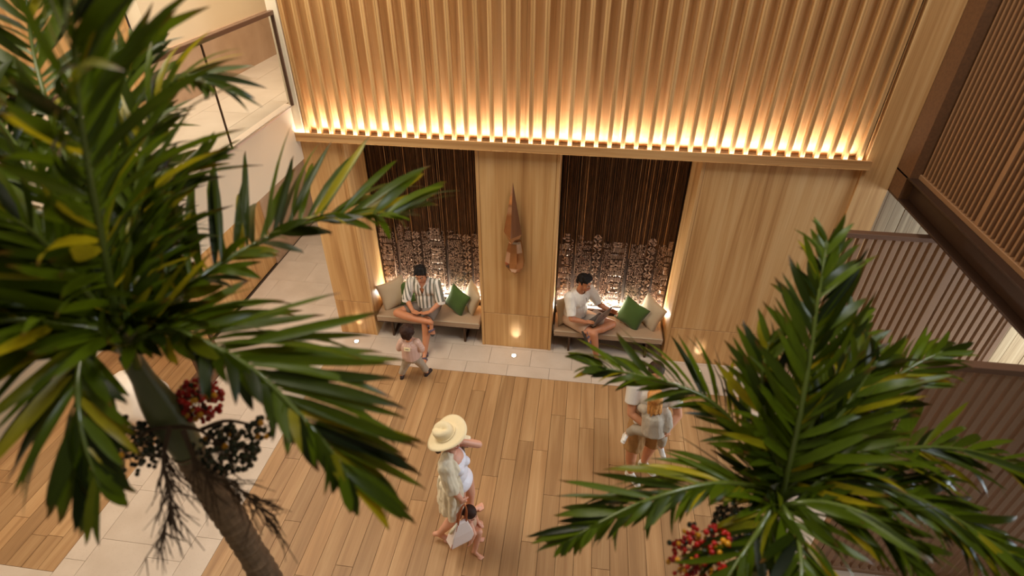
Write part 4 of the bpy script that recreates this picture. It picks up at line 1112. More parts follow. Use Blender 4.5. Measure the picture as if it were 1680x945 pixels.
def foot(b, ank, d, s=1.0, up=(0, 0, 1)):
    """bare foot: heel, arch, ball and five toes"""
    a = V(*ank); u = V(*up).normalized(); d = V(*d); d = (d - u*d.dot(u)).normalized(); t = d.cross(u).normalized()
    g = a - u*.062*s
    b.cap(g - d*.035*s + u*.012*s, .028*s, a + d*.005*s, .034*s)
    b.cap(a + d*.01*s - u*.02*s, .034*s, g + d*.12*s + u*.006*s, .024*s)
    for i, o in enumerate((-.032, -.014, .003, .018, .031)):
        L = (.058, .06, .055, .048, .04)[i]
        b.cap(g + d*.10*s + t*o*s, .014*s, g + d*(.115 + L)*s + t*(o*1.1)*s - u*.006*s, (.0115 if i == 0 else .0085)*s)
    return g, d, t, u
def foot_l(b, *a, **k): return foot(b, *a, **k)

def sandal(parent, g, d, t, u, s=1.0):
    so = Fig()
    for i in range(9):
        k = i/8; w = (.032, .034, .034, .033, .036, .040, .043, .041, .030)[i]
        c = g + d*(-.05 + .235*k)*s - u*.018*s
        so.ell(c, (w*s, .022*s, .012*s), Matrix((t, d, u)).transposed())
    o = so.fuse('sandal', M['sole'], parent, .006, 3)
    for (y, h, r) in ((.03, .052, .040), (.112, .034, .045)):
        MB_ = Fig(); pts = []
        for i in range(9):
            w = PI*i/8; pts.append(g + d*(y + .012*math.cos(w))*s + t*(math.cos(w)*(r + .004)*s) + u*((math.sin(w)*(h + .012) - .012)*s))
        for i in range(8):
            MB_.ell((pts[i] + pts[i+1])/2, (.012*s, .021*s, .007*s), frame(d, ((pts[i]+pts[i+1])/2 - (g + d*y*s))))
        MB_.fuse('strap', M['sandal'], o, .005, 3)
    MB_ = Fig(); pts = []
    for i in range(9):
        w = PI*i/8; pts.append(g + d*(.0 + .0*math.cos(w))*s + t*(math.cos(w)*.042*s) - d*(math.sin(w)*.036*s) + u*((.052 - abs(math.cos(w))*.03)*s))
    for i in range(8): MB_.cap(pts[i], .007*s, pts[i+1], .007*s)
    MB_.fuse('strap', M['sandal'], o, .005, 2)
    return o

def shoe(parent, ank, d, mat, s=1.0, up=(0, 0, 1), trim=None):
    a = V(*ank); u = V(*up).normalized(); d = V(*d); d = (d - u*d.dot(u)).normalized()
    g = a - u*.07*s; m = frame(d, u)
    f = Fig(); f.cap(g - d*.03*s + u*.02*s, .04*s, g + d*.14*s + u*.01*s, .036*s); f.cap(g - d*.02*s + u*.03*s, .038*s, a + u*.0*s, .042*s, False, True); f.cap(a - u*.015*s, .034*s, g + d*.1*s + u*.016*s, .034*s)
    o = f.fuse('shoe', mat, parent, .007*max(s, .7), 3)
    k = Fig(); k.cap(g - d*.03*s - u*.016*s, .043*s, g + d*.15*s - u*.016*s, .040*s)
    for i, v in enumerate(k.v):
        p = V(*v); h = (p - g).dot(u); k.v[i] = tuple(p - u*(h - max(-.028*s, min(-.008*s, h))))
    k.build('sole', trim or M['sole'], o, smooth=False)
    return o

def person(pos, label): return thing('person', pos, label, 'person')

# ---------------------------------------------------------------- man in the striped shirt, on the left bench
t = person((-2.12, 6.5, 0), 'black-haired man in a striped shirt sitting cross-legged on the left bench, smiling down')
b = Fig()
P, m = add_head(b, (-2.15, 6.41, 1.155), (.06, -.95, -.24), 1.0)
b.chain([((-2.15, 6.44, 1.08), .052), ((-2.145, 6.50, .99), .058)])
b.ell((-2.145, 6.50, .88), (.16, .105, .16)); b.ell((-2.13, 6.55, .66), (.15, .11, .16)); b.ell((-2.12, 6.56, .52), (.17, .13, .11))
b.ell((-2.147, 6.418, .90), (.05, .03, .085))
shR, shL = (-2.325, 6.48, .955), (-1.965, 6.49, .955)
elR, elL, wR, wL = (-2.40, 6.41, .685), (-1.895, 6.42, .685), (-2.275, 6.235, .635), (-2.005, 6.245, .635)
b.chain([(shR, .06), (elR, .043)]); b.chain([(shL, .06), (elL, .043)])
b.chain([(elR, .043), (wR, .028)]); b.chain([(elL, .043), (wL, .028)])
hand(b, wR, (.80, -.45, -.12), (.1, .1, 1), -1, .45); hand(b, wL, (-.80, -.45, -.12), (-.1, .1, 1), 1, .45)
kR, aR, kL, aL = (-2.53, 6.29, .515), (-1.975, 6.115, .535), (-2.075, 6.17, .455), (-2.075, 5.99, .075)
b.chain([((-2.22, 6.55, .50), .088), (kR, .062), ((-2.33, 6.20, .53), .060), (aR, .036)])
b.chain([((-2.03, 6.55, .50), .088), (kL, .062), ((-2.07, 6.13, .30), .060), (aL, .036)])
f2 = foot_l(b, aR, (.35, -.55, -.75), 1.0, up=(.55, -.55, .62)); f1 = foot_l(b, aL, (.04, -1, 0), 1.0)
b.fuse('body', M['skin_b'], t, .0065, 3)
face_bits(P, m, t)
h = Fig()
h.ell(P(0, -.03, .052), (.085, .094, .082), m); h.ell(P(0, -.07, .0), (.074, .05, .07), m)
for q, x in enumerate((-.06, -.04, -.02, .0, .02, .045, .062)): h.cap(P(x*.8, .0, .120), .024, P(x*1.05, .068, .078 - .008*(q % 3)), .014)
for q in (1, -1): h.cap(P(.072*q, .0, .06), .022, P(.078*q, .018, .0), .010)
h.fuse('hair', M['hair_black'], t, .006, 1, fold=.012)
s = Fig()
s.ell((-2.145, 6.505, .875), (.19, .132, .17)); s.ell((-2.135, 6.545, .70), (.185, .14, .19)); s.cap((-2.13, 6.55, .72), .17, (-2.125, 6.55, .55), .178, False, True)
s.cap(shR, .078, (-2.405, 6.40, .70), .068, False, True); s.cap(shL, .078, (-1.89, 6.41, .70), .068, False, True)
s.cap((-2.25, 6.495, .985), .055, (-2.20, 6.49, 1.0), .05); s.cap((-2.04, 6.495, .985), .055, (-2.09, 6.49, 1.0), .05)
def at_m1(co):
    x = co[:, 0] + 2.135
    arm = np.where(x < -.185, 1, np.where(x > .18, 1, 0))
    return np.where(arm == 1, x + co[:, 2]*.22, x)
vc = V(-2.147, 6.39, .93)
sh = s.fuse('shirt', M['stripes'], t, .0075, 3, at_m1, fold=.007, cut=lambda c: (c.y < 6.47 and c.z > .83 and abs(c.x + 2.147) < .005 + (c.z - .83)*.28) or (c.z > .985 and math.hypot(c.x + 2.147, c.y - 6.475) < .062))
for q, pts in ((1, [(-2.09, 6.50, 1.03), (-2.085, 6.44, 1.0), (-2.125, 6.385, .93)]), (-1, [(-2.205, 6.50, 1.03), (-2.21, 6.44, 1.0), (-2.17, 6.385, .93)])):
    MB().tube(catmull(pts, 8), .014, 8).build('collar', M['linen_white'], sh, smooth=True)
for a, b_ in ((elR, (-2.402, 6.405, .70)), (elL, (-1.892, 6.415, .70))):
    c = V(*b_); MB().tube([c + V(0, .0, .012), c + V(0, -.012, -.03)], [.068, .066], 16, False).build('cuff', M['linen_white'], sh, smooth=True)
sp = Fig()
sp.ell((-2.12, 6.565, .52), (.20, .165, .115)); sp.cap((-2.21, 6.55, .505), .105, (-2.43, 6.355, .51), .088, False, True); sp.cap((-2.03, 6.55, .505), .105, (-2.07, 6.255, .475), .09, False, True)
sp.cap((-2.12, 6.50, .50), .10, (-2.10, 6.32, .49), .08)
sp.fuse('shorts', M['grey_short'], t, .008, 4)
for F_ in (f1, f2): sandal(t, *F_)

# ---------------------------------------------------------------- toddler seen from behind
t = person((-2.11, 5.54, 0), 'toddler with curly dark hair and pink checked shirt standing before the striped-shirt man')
b = Fig()
P, m = add_head(b, (-2.095, 5.46, .90), (.05, 1, .05), .86)
b.chain([((-2.095, 5.44, .83), .038), ((-2.085, 5.44, .76), .042)])
b.ell((-2.085, 5.45, .66), (.105, .075, .11)); b.ell((-2.088, 5.46, .52), (.10, .08, .12))
shR, shL = (-1.985, 5.455, .735), (-2.185, 5.44, .735)
elR, elL = (-1.925, 5.45, .60), (-2.24, 5.43, .60)
b.chain([(shR, .038), (elR, .03), ((-1.99, 5.56, .56), .022)]); b.chain([(shL, .038), (elL, .03), ((-2.19, 5.55, .56), .022)])
hand(b, (-1.99, 5.56, .56), (-.4, .8, .2), (-.6, -.2, -.4), 1, .5, .62); hand(b, (-2.19, 5.55, .56), (.4, .8, .2), (.6, -.2, -.4), -1, .5, .62)
aL, aR = (-2.285, 5.50, .06), (-1.955, 5.60, .06)
b.chain([((-2.135, 5.465, .44), .062), ((-2.215, 5.50, .24), .044), (aL, .03)]); b.chain([((-2.04, 5.47, .44), .062), ((-2.0, 5.56, .24), .044), (aR, .03)])
b.fuse('body', M['skin_a'], t, .006, 3)
face_bits(P, m, t, .86)
h = Fig(); h.ell(P(0, -.02, .045), (.096*.95, .104*.95, .092*.95), m); h.ell(P(0, -.06, -.02), (.08, .06, .075), m)
rr = random.Random(5)
for k in range(70):
    d = V(rr.uniform(-1, 1), rr.uniform(-1.3, .45), rr.uniform(-.75, 1)).normalized(); h.ell(P(d.x*.092, d.y*.098 - .02, d.z*.095 + .03), (.019, .019, .019))
h.fuse('hair', M['hair_brown'], t, .006, 1, fold=.012)
s = Fig(); s.ell((-2.085, 5.45, .665), (.125, .095, .115)); s.cap((-2.087, 5.455, .66), .12, (-2.09, 5.46, .47), .125, False, True)
s.cap(shR, .052, (-1.925, 5.455, .615), .045, False, True); s.cap(shL, .052, (-2.24, 5.435, .615), .045, False, True)
s.cap((-1.93, 5.455, .61), .042, (-1.985, 5.55, .565), .032, False, True); s.cap((-2.235, 5.435, .61), .042, (-2.195, 5.54, .565), .032, False, True)
sh = s.fuse('shirt', M['gingham'], t, .0065, 3, fold=.005)
o = MB().cbox(-.042, .042, -.003, .003, -.028, .028, .002).build('shirt_label', M['label'], sh, (0, 0, 0)); o.location = V(-2.088, 5.332, .70) - WORLD[sh]; o.rotation_euler = (math.radians(-14), 0, 0)
wl_m = MB().box(-.022, .022, -.0042, -.003, -.004, .004).build('lettering', M['grey_shoe'], o, (0, 0, 0))
wl_m.location = (0, 0, 0)
p = Fig(); p.ell((-2.09, 5.465, .44), (.108, .09, .08))
p.cap((-2.135, 5.465, .44), .072, (-2.215, 5.50, .24), .056); p.cap((-2.215, 5.50, .24), .056, (-2.28, 5.50, .085), .046, False, True)
p.cap((-2.04, 5.47, .44), .072, (-2.0, 5.56, .24), .056); p.cap((-2.0, 5.56, .24), .056, (-1.957, 5.60, .085), .046, False, True)
p.fuse('trousers', M['grey_legging'], t, .0065, 3, fold=.006)
shoe(t, aL, (-.1, 1, 0), M['dark_shoe'], .66); shoe(t, aR, (.35, .9, 0), M['dark_shoe'], .66)

# ---------------------------------------------------------------- man with a laptop, right bench
t = person((.1, 6.5, 0), 'black-haired man in white henley and beige shorts using a laptop on the right bench')
b = Fig()
P, m = add_head(b, (.155, 6.475, 1.175), (.80, -.52, -.24), 1.0)
b.chain([((.125, 6.49, 1.10), .052), ((.105, 6.515, 1.0), .058)])
R3 = frame((.75, -.66, 0))
b.ell((.09, 6.53, .88), (.165, .105, .16), R3); b.ell((.07, 6.56, .66), (.15, .11, .16), R3); b.ell((.05, 6.58, .52), (.17, .13, .11), R3)
shR, shL = (-.03, 6.41, .96), (.235, 6.63, .96)
elR, wR, elL, wL = (.02, 6.25, .70), (.215, 6.285, .635), (.41, 6.60, .72), (.565, 6.53, .68)
b.chain([(shR, .06), (elR, .043), (wR, .028)]); b.chain([(shL, .06), (elL, .043), (wL, .028)])
hand(b, wR, (.85, .25, -.12), (.1, 0, -1), -1, .35); hand(b, wL, (.6, -.35, .1), (-.5, -.7, -.1), 1, .8)
kR, aR, kL, aL = (.345, 6.255, .455), (.415, 6.235, .075), (.60, 6.46, .50), (.275, 6.25, .475)
b.chain([((-.02, 6.50, .50), .088), (kR, .062), ((.37, 6.23, .30), .060), (aR, .036)])
b.chain([((.11, 6.62, .50), .088), (kL, .062), ((.45, 6.33, .50), .058), (aL, .036)])
f1 = foot_l(b, aR, (.35, -1, 0), 1.0); f2 = foot_l(b, aL, (.45, -.35, -.85), 1.0, up=(.75, .55, .2))
b.fuse('body', M['skin_b'], t, .0065, 3)
face_bits(P, m, t)
h = Fig(); h.ell(P(0, -.028, .055), (.084, .096, .08), m); h.ell(P(0, -.075, .0), (.07, .04, .06), m)
for q, x in enumerate((-.06, -.04, -.02, .0, .02, .045, .06)): h.cap(P(x*.8, .0, .118), .024, P(x*1.05, .066, .082 - .008*(q % 2)), .014)
for q in (1, -1): h.cap(P(.07*q, -.01, .06), .022, P(.079*q, .008, .005), .009)
h.fuse('hair', M['hair_black'], t, .006, 1, fold=.012)
s = Fig(); s.ell((.09, 6.53, .875), (.195, .135, .17), R3); s.ell((.075, 6.555, .70), (.185, .145, .19), R3); s.cap((.07, 6.56, .70), .165, (.055, 6.575, .56), .175, False, True)
s.cap(shR, .08, (.015, 6.27, .735), .066, False, True); s.cap(shL, .08, (.385, 6.605, .75), .066, False, True)
s.cap((.05, 6.46, .985), .055, (.08, 6.49, 1.0), .05); s.cap((.16, 6.57, .985), .055, (.13, 6.54, 1.0), .05)
c0 = V(.115, 6.505, 1.0)
sh = s.fuse('henley', M['linen_white'], t, .0075, 3, fold=.008, cut=lambda c: c.z > .985 and (V(c.x, c.y, 0) - V(.118, 6.495, 0)).length < .064)
MB().tube([c0 + V(.063*math.cos(w), .063*math.sin(w), -.005 - .012*math.cos(w + .7)) for w in [2*PI*i/20 for i in range(21)]], .009, 6).build('neckband', M['linen_white'], sh, smooth=True)
MB().tube([(.197, 6.425, .96), (.212, 6.41, .90)], .005, 6).build('placket', M['grey_short'], sh)
sp = Fig(); sp.ell((.05, 6.585, .52), (.20, .16, .115), R3); sp.cap((-.02, 6.50, .505), .105, (.25, 6.32, .475), .09, False, True); sp.cap((.11, 6.62, .505), .105, (.50, 6.50, .50), .085, False, True)
sp.fuse('shorts', M['beige_short'], t, .008, 4)
for F_ in (f1, f2): sandal(t, *F_)
# laptop on his knees
A, B, C_, D = V(.315, 6.275, .775), V(.575, 6.60, .775), V(.575, 6.565, .575), V(.375, 6.275, .575)
t2 = thing('laptop', (.40, 6.40, .57), 'open grey laptop with a dark round logo on the lap of the man in white', 'laptop')
hd = V(.62, .785, 0).normalized(); fw = V(.785, -.62, 0); hc = V(.43, 6.40, .585)
def slab(o, ex, ey, ez, lx, ly, lz):
    return Matrix(((ex.x*lx, ey.x*ly, ez.x*lz, o.x), (ex.y*lx, ey.y*ly, ez.y*lz, o.y), (ex.z*lx, ey.z*ly, ez.z*lz, o.z), (0, 0, 0, 1)))
up_ = V(0, 0, 1)
bs = MB().box(-.5, .5, -1, 0, -.5, .5, slab(hc, hd, fw, up_, .33, .225, .014)).build('base', M['alu'], t2)
MB().box(-.5, .5, -.5, .5, -.5, .5, slab(hc - fw*.075 + up_*.008, hd, fw, up_, .27, .10, .003)).build('keyboard', M['black'], bs)
lu = (up_*.94 + fw*.30).normalized(); ln = lu.cross(hd).normalized()
if ln.dot(fw) < 0: ln = -ln
ld = MB().box(-.5, .5, 0, 1, -.5, .5, slab(hc + up_*.006, hd, lu, ln, .33, .225, .007)).build('lid', M['alu'], t2)
MB().box(-.5, .5, 0, 1, -.5, .5, slab(hc + up_*.012 - ln*.004 + lu*.008, hd, lu, ln, .31, .20, .002)).build('screen', M['black'], ld)
lc = hc + lu*.115 + ln*.0042
lg = MB(); 
for q in (-1, 1): lg.ico(lc + hd*.006*q, .0125, 2, (1, 1, 1))
for i, v in enumerate(lg.v):
    p = V(*v); lg.v[i] = tuple(p - ln*((p - lc).dot(ln))*.93)
lg.tube([lc + lu*.014, lc + lu*.024 + hd*.005], [.004, .002], 6)
lg.build('logo', M['black'], ld)

# ---------------------------------------------------------------- walking woman in a wide hat
t = person((-.98, 3.35, 0), 'woman in open cream blouse and white swimsuit walking across the oak floor')
b = Fig(); R3 = frame((.95, -.22, 0))
P, m = add_head(b, (-1.015, 3.285, 1.555), (.93, -.34, .06), .96)
b.chain([((-1.02, 3.285, 1.48), .045), ((-1.005, 3.285, 1.40), .05)])
b.ell((-.985, 3.29, 1.24), (.145, .095, .15), R3); b.ell((-.96, 3.305, 1.06), (.115, .085, .13), R3); b.ell((-.945, 3.325, .90), (.145, .11, .12), R3)
for q in (1, -1): b.ell(V(-.985, 3.29, 1.22) + R3 @ V(.06*q, .075, -.01), (.052, .045, .05))
shR, shL = (-1.025, 3.135, 1.355), (-.975, 3.435, 1.365)
elR, wR, elL, wL = (-.98, 3.10, 1.08), (-.905, 3.145, .86), (-.775, 3.44, 1.335), (-.905, 3.345, 1.475)
b.chain([(shR, .048), (elR, .036), (wR, .024)]); b.chain([(shL, .048), (elL, .037), (wL, .024)])
hand(b, wR, (.2, .25, -.95), (-.5, .85, .1), -1, 1.1, .92); hand(b, wL, (-.65, -.45, .5), (-.5, .3, -.6), 1, .5, .92)
aL, aR = (-.925, 3.55, .07), (-1.185, 3.20, .135)
b.chain([((-.925, 3.40, .86), .088), ((-.905, 3.50, .46), .055), ((-.925, 3.53, .30), .052), (aL, .032)])
b.chain([((-.965, 3.26, .86), .088), ((-.985, 3.225, .47), .055), ((-1.08, 3.205, .32), .052), (aR, .032)])
foot(b, aL, (.72, .66, 0), .95); foot(b, aR, (.95, .05, -.55), .95, up=(.5, 0, .85))
b.fuse('body', M['skin_c'], t, .0065, 3)
face_bits(P, m, t, .96, 'hair_brown')
h = Fig(); h.ell(P(0, -.03, .04), (.083, .09, .08), m); h.cap(P(.02, -.085, -.02), .05, P(.02, -.12, -.17), .035); h.cap(P(-.05, -.06, -.02), .045, P(-.05, -.11, -.16), .03)
h.fuse('hair', M['hair_brown'], t, .007, 2)
s = Fig(); s.ell((-.984, 3.29, 1.225), (.15, .102, .135), R3); s.ell((-.96, 3.305, 1.06), (.122, .092, .14), R3); s.ell((-.945, 3.325, .91), (.15, .116, .11), R3)
for q in (1, -1):
    s.ell(V(-.985, 3.29, 1.22) + R3 @ V(.06*q, .079, -.01), (.056, .05, .055))
    s.cap(V(-.985, 3.29, 1.28) + R3 @ V(.075*q, .07, 0), .02, V(-1.0, 3.288, 1.385) + R3 @ V(.085*q, .0, .005), .016)
s.fuse('swimsuit', M['swim_white'], t, .0065, 3)
# blouse: open at the front, long tail behind, rolled sleeves
s = Fig(); s.ell((-.997, 3.275, 1.235), (.18, .125, .17), R3); s.ell((-.985, 3.28, 1.02), (.155, .125, .22), R3)
s.cap((-.99, 3.275, 1.0), .135, (-1.03, 3.245, .66), .145, False, True)
s.cap(shR, .07, (-.975, 3.105, 1.04), .072, False, True); s.cap(shL, .066, (-.86, 3.44, 1.35), .058, False, True)
s.cap((-1.02, 3.20, 1.39), .05, (-1.01, 3.25, 1.41), .046); s.cap((-.985, 3.37, 1.39), .05, (-.995, 3.33, 1.41), .046)
def blouse_cut(c):
    p = V(c.x, c.y, c.z); q = R3.inverted() @ (p - V(-.97, 3.30, 1.0))
    if c.z > 1.375 and math.hypot(c.x + 1.005, c.y - 3.285) < .058: return True
    if q.y > -.0 and q.x > -.085 + max(0, (1.05 - c.z))*.02 and q.x < .12 and c.z < 1.41 : return True
    if c.z < .66 + .25*max(0, (q.y + .06)) : return c.z < .56
    return False
s.fuse('blouse', M['cream'], t, .008, 5, cut=blouse_cut, fold=.012)
tl = Fig()
for k, (x, y) in enumerate(((-1.15, 3.27), (-1.12, 3.19), (-1.07, 3.14), (-1.01, 3.11))):
    tl.cap((x + .03, y + .015, .98), .04, (x, y, .60 - .05*(k % 2)), .046 - .006*(k % 2), False, True)
tl.fuse('blouse_tail', M['cream'], t, .009, 3, fold=.01)
# hat
t2 = thing('hat', (-1.03, 3.29, 1.6), 'wide-brimmed cream felt hat on the head of the walking woman', 'hat')
hn = V(-.50, -.10, .86).normalized(); hf = (V(.95, -.2, 0) - hn*V(.95, -.2, 0).dot(hn)).normalized(); hl = hn.cross(hf)
hm = Matrix.Translation(V(-1.03, 3.285, 1.625)) @ Matrix((hf, hl, hn)).transposed().to_4x4()
mb = MB(); n = 40
prof = [(.198, -.004), (.200, .0), (.17, .008), (.13, .006), (.095, .010), (.093, .04), (.088, .085), (.078, .108), (.055, .118), (.02, .112), (.004, .108)]
for (r, z) in prof:
    for j in range(n):
        w = 2*PI*j/n; ex, ey = math.cos(w)*1.10, math.sin(w)*.96
        zz = z
        if r > .12: zz += (r - .1)*.30*(abs(math.sin(w))**2) - (r - .1)*.16*math.cos(w)**2
        if z > .08: zz += -.022*math.exp(-(math.sin(w)*r/.02)**2)*(1 if r < .07 else .3) - .012*max(0, math.cos(w))
        mb.v.append(tuple(hm @ V(r*ex, r*ey, zz)))
for i in range(len(prof) - 1):
    for j in range(n): q = (j+1) % n; mb.f.append((i*n+j, i*n+q, (i+1)*n+q, (i+1)*n+j))
mb.f.append(tuple((len(prof)-1)*n + j for j in range(n)))
o = mb.build('felt', M['felt'], t2, smooth=True); so = o.modifiers.new('thickness', 'SOLIDIFY'); so.thickness = .004
mb = MB(); mb.tube([hm @ V(.0965*1.10*math.cos(2*PI*j/32), .0965*.96*math.sin(2*PI*j/32), .018) for j in range(33)], .005, 6); mb.build('hat_band', M['felt'], t2, smooth=True)
# tote bag in her right hand
t2 = thing('tote_bag', (-.94, 3.09, .30), 'off-white leather tote bag with tan handle carried by the woman in the hat', 'bag')
ex = V(.77, .64, 0).normalized(); ey = V(-.64, .77, 0).normalized(); bc = V(-.935, 3.085, .25)
tiltm = Matrix.Rotation(math.radians(6), 3, ey)
mb = MB(); rings = [(.125, .055, 0), (.135, .062, .03), (.11, .05, .16), (.055, .018, .31)]
vs = []
for (hx, hy, z) in rings:
    for (sx, sy) in ((1, 1), (-1, 1), (-1, -1), (1, -1)): mb.v.append(tuple(bc + tiltm @ (ex*(hx*sx) + ey*(hy*sy) + V(0, 0, z))))
for i in range(3):
    for j in range(4): q = (j+1) % 4; mb.f.append((i*4+j, i*4+q, (i+1)*4+q, (i+1)*4+j))
mb.f.append((0, 3, 2, 1)); mb.f.append((12, 13, 14, 15))
o = mb.build('bag_body', M['bag'], t2); bv = o.modifiers.new('soft', 'BEVEL'); bv.width = .012; bv.segments = 3
gp = V(-.885, 3.15, .775)
for sy in (1, -1):
    a = bc + tiltm @ (ex*-.045 + ey*.014*sy + V(0, 0, .30)); c = bc + tiltm @ (ex*.045 + ey*.014*sy + V(0, 0, .30))
    MB().tube(catmull([a, a.lerp(gp, .6) - ex*.02, gp, c.lerp(gp, .6) + ex*.02, c], 16), .009, 6).build('handle', M['leather'], t2, smooth=True)
mb = MB(); mb.tube([bc + tiltm @ (ex*-.137 + ey*-.06 + V(0, 0, .02)), bc + tiltm @ (ex*-.055 + ey*-.02 + V(0, 0, .30))], .004, 6); mb.build('seam', M['leather'], t2)
MB().tube([bc + tiltm @ (ex*-.05 + V(0, 0, .31)), bc + tiltm @ (ex*-.12 + V(0, 0, .20))], [.012, .018], 8).build('scarf_end', M['cream'], t2, smooth=True)

# ---------------------------------------------------------------- small child half hidden behind the bag
t = person((-.84, 3.22, 0), 'small brown-haired child crouching half hidden behind the tote bag')
b = Fig(); P, m = add_head(b, (-.86, 3.235, .50), (.75, -.4, -.5), .74)
b.chain([((-.87, 3.24, .44), .035), ((-.875, 3.25, .38), .04)]); b.ell((-.88, 3.26, .31), (.075, .065, .10)); b.ell((-.885, 3.27, .20), (.085, .075, .07))
b.chain([((-.87, 3.25, .19), .05), ((-.755, 3.175, .29), .036), ((-.80, 3.10, .05), .026)]); b.chain([((-.89, 3.29, .19), .05), ((-.77, 3.29, .25), .036), ((-.83, 3.25, .05), .026)])
foot(b, (-.80, 3.10, .045), (.8, -.4, 0), .6); foot(b, (-.83, 3.25, .045), (.9, .1, 0), .6)
b.chain([((-.85, 3.20, .38), .03), ((-.80, 3.14, .30), .024), ((-.83, 3.09, .22), .018)]); b.chain([((-.89, 3.31, .38), .03), ((-.83, 3.34, .30), .024), ((-.78, 3.27, .30), .018)])
hand(b, (-.83, 3.09, .22), (-.3, -.1, -.9), (-.8, .3, 0), 1, .5, .5); hand(b, (-.78, 3.27, .30), (.6, -.3, -.3), (0, 0, -1), -1, .5, .5)
b.fuse('body', M['skin_c'], t, .006, 3); face_bits(P, m, t, .74, 'hair_brown')
h = Fig(); h.ell(P(0, -.02, .045), (.07, .076, .068), m); h.ell(P(0, -.06, -.02), (.055, .04, .06), m); h.fuse('hair', M['hair_brown'], t, .006, 2)
s = Fig(); s.ell((-.88, 3.262, .30), (.085, .075, .10)); s.ell((-.885, 3.27, .20), (.095, .085, .075)); s.fuse('romper', M['beige_short'], t, .007, 3)

# ---------------------------------------------------------------- father carrying a small girl
t = person((.93, 4.3, 0), 'person in white shirt and khaki shorts carrying a blond child beyond the right palm')
b = Fig(); R3 = frame((-.05, -1, 0))
P, m = add_head(b, (.90, 4.31, 1.63), (-.1, -1, -.15), 1.0)
b.chain([((.905, 4.33, 1.55), .055), ((.915, 4.34, 1.46), .062)])
b.ell((.92, 4.34, 1.28), (.18, .115, .18), R3); b.ell((.925, 4.34, 1.08), (.16, .115, .17), R3); b.ell((.93, 4.34, .92), (.175, .13, .12), R3)
shR, shL = (.715, 4.33, 1.42), (1.12, 4.33, 1.42)
elR, wR, elL, wL = (.715, 4.21, 1.13), (.96, 4.06, 1.035), (1.19, 4.22, 1.16), (1.06, 4.055, 1.05)
b.chain([(shR, .062), (elR, .046), (wR, .031)]); b.chain([(shL, .062), (elL, .046), (wL, .031)])
hand(b, wR, (1, -.15, -.05), (0, 1, .2), 1, .45); hand(b, wL, (-.95, -.25, -.1), (0, 1, .2), -1, .45)
aR, aL = (.835, 4.28, .08), (1.0, 4.44, .08)
b.chain([((.845, 4.34, .88), .095), ((.80, 4.25, .50), .066), ((.81, 4.29, .32), .062), (aR, .04)])
b.chain([((1.02, 4.34, .88), .095), ((1.03, 4.36, .50), .066), ((1.02, 4.42, .32), .062), (aL, .04)])
b.fuse('body', M['skin_a'], t, .0075, 3); face_bits(P, m, t, 1.0, 'hair_brown')
h = Fig(); h.ell(P(0, -.025, .05), (.084, .095, .08), m); h.ell(P(0, -.07, 0), (.072, .045, .06), m); h.fuse('hair', M['hair_brown'], t, .007, 2)
s = Fig(); s.ell((.92, 4.34, 1.28), (.205, .14, .19), R3); s.ell((.925, 4.34, 1.08), (.19, .145, .2), R3); s.cap((.925, 4.34, 1.08), .175, (.93, 4.34, .86), .18, False, True)
s.cap(shR, .08, (.705, 4.26, 1.24), .075, False, True); s.cap(shL, .08, (1.16, 4.265, 1.25), .075, False, True)
s.cap((.84, 4.335, 1.45), .06, (.89, 4.335, 1.475), .055); s.cap((.99, 4.335, 1.45), .06, (.94, 4.335, 1.475), .055)
s.fuse('tee_shirt', M['linen_white'], t, .008, 3, cut=lambda c: c.z > 1.47 and math.hypot(c.x - .915, c.y - 4.33) < .066)
sp = Fig(); sp.ell((.93, 4.34, .90), (.20, .16, .12), R3); sp.cap((.845, 4.34, .88), .12, (.805, 4.265, .52), .11, False, True); sp.cap((1.02, 4.34, .88), .12, (1.03, 4.36, .54), .11, False, True)
sp.fuse('shorts', M['khaki'], t, .009, 3, fold=.008)
shoe(t, aR, (.5, -.75, 0), M['white_shoe'], 1.0, trim=M['white_shoe']); shoe(t, aL, (.6, -.6, 0), M['white_shoe'], 1.0, trim=M['white_shoe'])
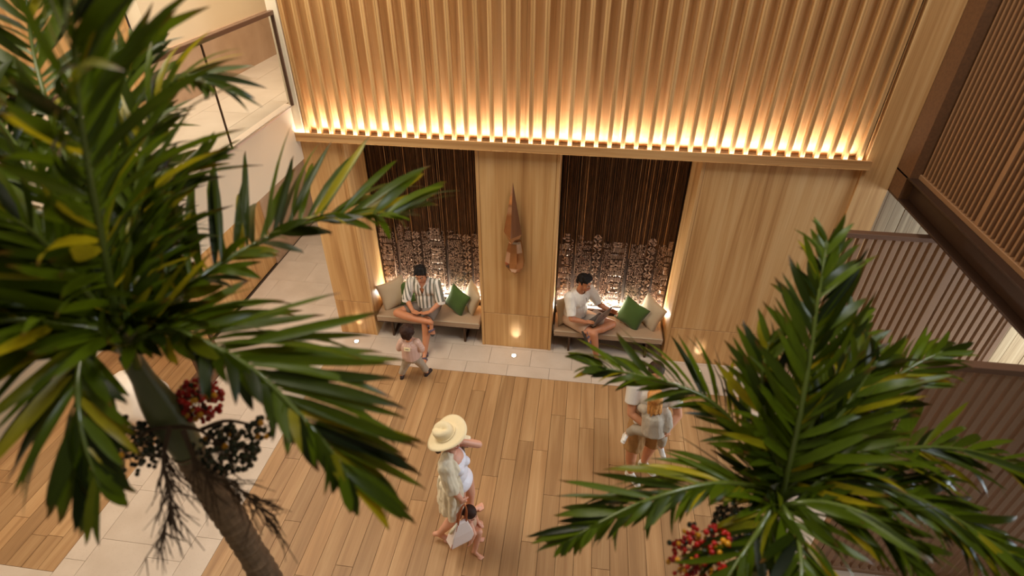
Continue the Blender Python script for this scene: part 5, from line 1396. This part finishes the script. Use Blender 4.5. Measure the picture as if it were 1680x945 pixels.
# the girl on the arm
t = person((.95, 4.1, 0.95), 'blond child in grey knitwear and white sneakers, carried in the arms of the person')
b = Fig(); P, m = add_head(b, (.90, 4.14, 1.47), (-.15, 1, .1), .82)
b.chain([((.905, 4.13, 1.39), .036), ((.92, 4.12, 1.33), .042)]); b.ell((.935, 4.12, 1.22), (.11, .08, .12)); b.ell((.95, 4.10, 1.06), (.11, .095, .11))
b.chain([((.90, 4.09, 1.02), .066), ((.775, 4.15, .96), .048), ((.715, 4.19, .84), .032)]); b.chain([((1.0, 4.10, 1.02), .066), ((1.06, 4.12, .90), .048), ((1.07, 4.12, .775), .032)])
b.chain([((.835, 4.13, 1.29), .038), ((.80, 4.22, 1.22), .03), ((.84, 4.28, 1.26), .022)]); b.chain([((1.04, 4.11, 1.29), .038), ((1.075, 4.06, 1.17), .03), ((1.06, 4.03, 1.09), .022)])
hand(b, (.84, 4.28, 1.26), (.3, .6, .5), (0, 1, 0), -1, .3, .6); hand(b, (1.06, 4.03, 1.09), (-.1, -.1, -1), (-.6, .5, 0), 1, .5, .6)
b.fuse('body', M['skin_c'], t, .006, 3); face_bits(P, m, t, .82, 'hair_blond')
h = Fig(); h.ell(P(0, -.02, .045), (.08, .088, .076), m)
rr = random.Random(3)
for k in range(16):
    x = -.07 + .14*k/15; ln = rr.uniform(.15, .21); h.cap(P(x*.9, -.07 + abs(x)*.5, .03), .03, P(x*1.2 + rr.uniform(-.014, .014), -.15 + abs(x)*.5 + rr.uniform(-.012, .012), -ln*.95), .006)
h.fuse('hair', M['hair_blond'], t, .0055, 1, fold=.006)
s = Fig(); s.ell((.935, 4.12, 1.22), (.13, .10, .125)); s.cap((.937, 4.115, 1.21), .125, (.95, 4.095, 1.03), .135, False, True)
s.cap((.835, 4.13, 1.29), .052, (.80, 4.22, 1.22), .045); s.cap((.80, 4.22, 1.22), .043, (.83, 4.27, 1.25), .034, False, True); s.cap((1.04, 4.11, 1.29), .052, (1.075, 4.06, 1.17), .046); s.cap((1.075, 4.06, 1.17), .044, (1.062, 4.035, 1.105), .036, False, True)
s.fuse('jumper', M['grey_knit'], t, .007, 3, fold=.006)
p = Fig(); p.ell((.95, 4.10, 1.03), (.12, .105, .085)); p.chain([((.90, 4.09, 1.02), .076), ((.775, 4.15, .96), .056), ((.72, 4.188, .855), .042)], True); p.chain([((1.0, 4.10, 1.02), .076), ((1.06, 4.12, .90), .056), ((1.07, 4.12, .79), .042)], True)
p.fuse('leggings', M['grey_legging'], t, .007, 3)
shoe(t, (.712, 4.193, .835), (-.35, -.45, -.35), M['white_shoe'], .68, up=(.45, .1, .85), trim=M['white_shoe']); shoe(t, (1.07, 4.12, .77), (.25, -.8, -.35), M['white_shoe'], .68, up=(0, -.2, .9), trim=M['white_shoe'])
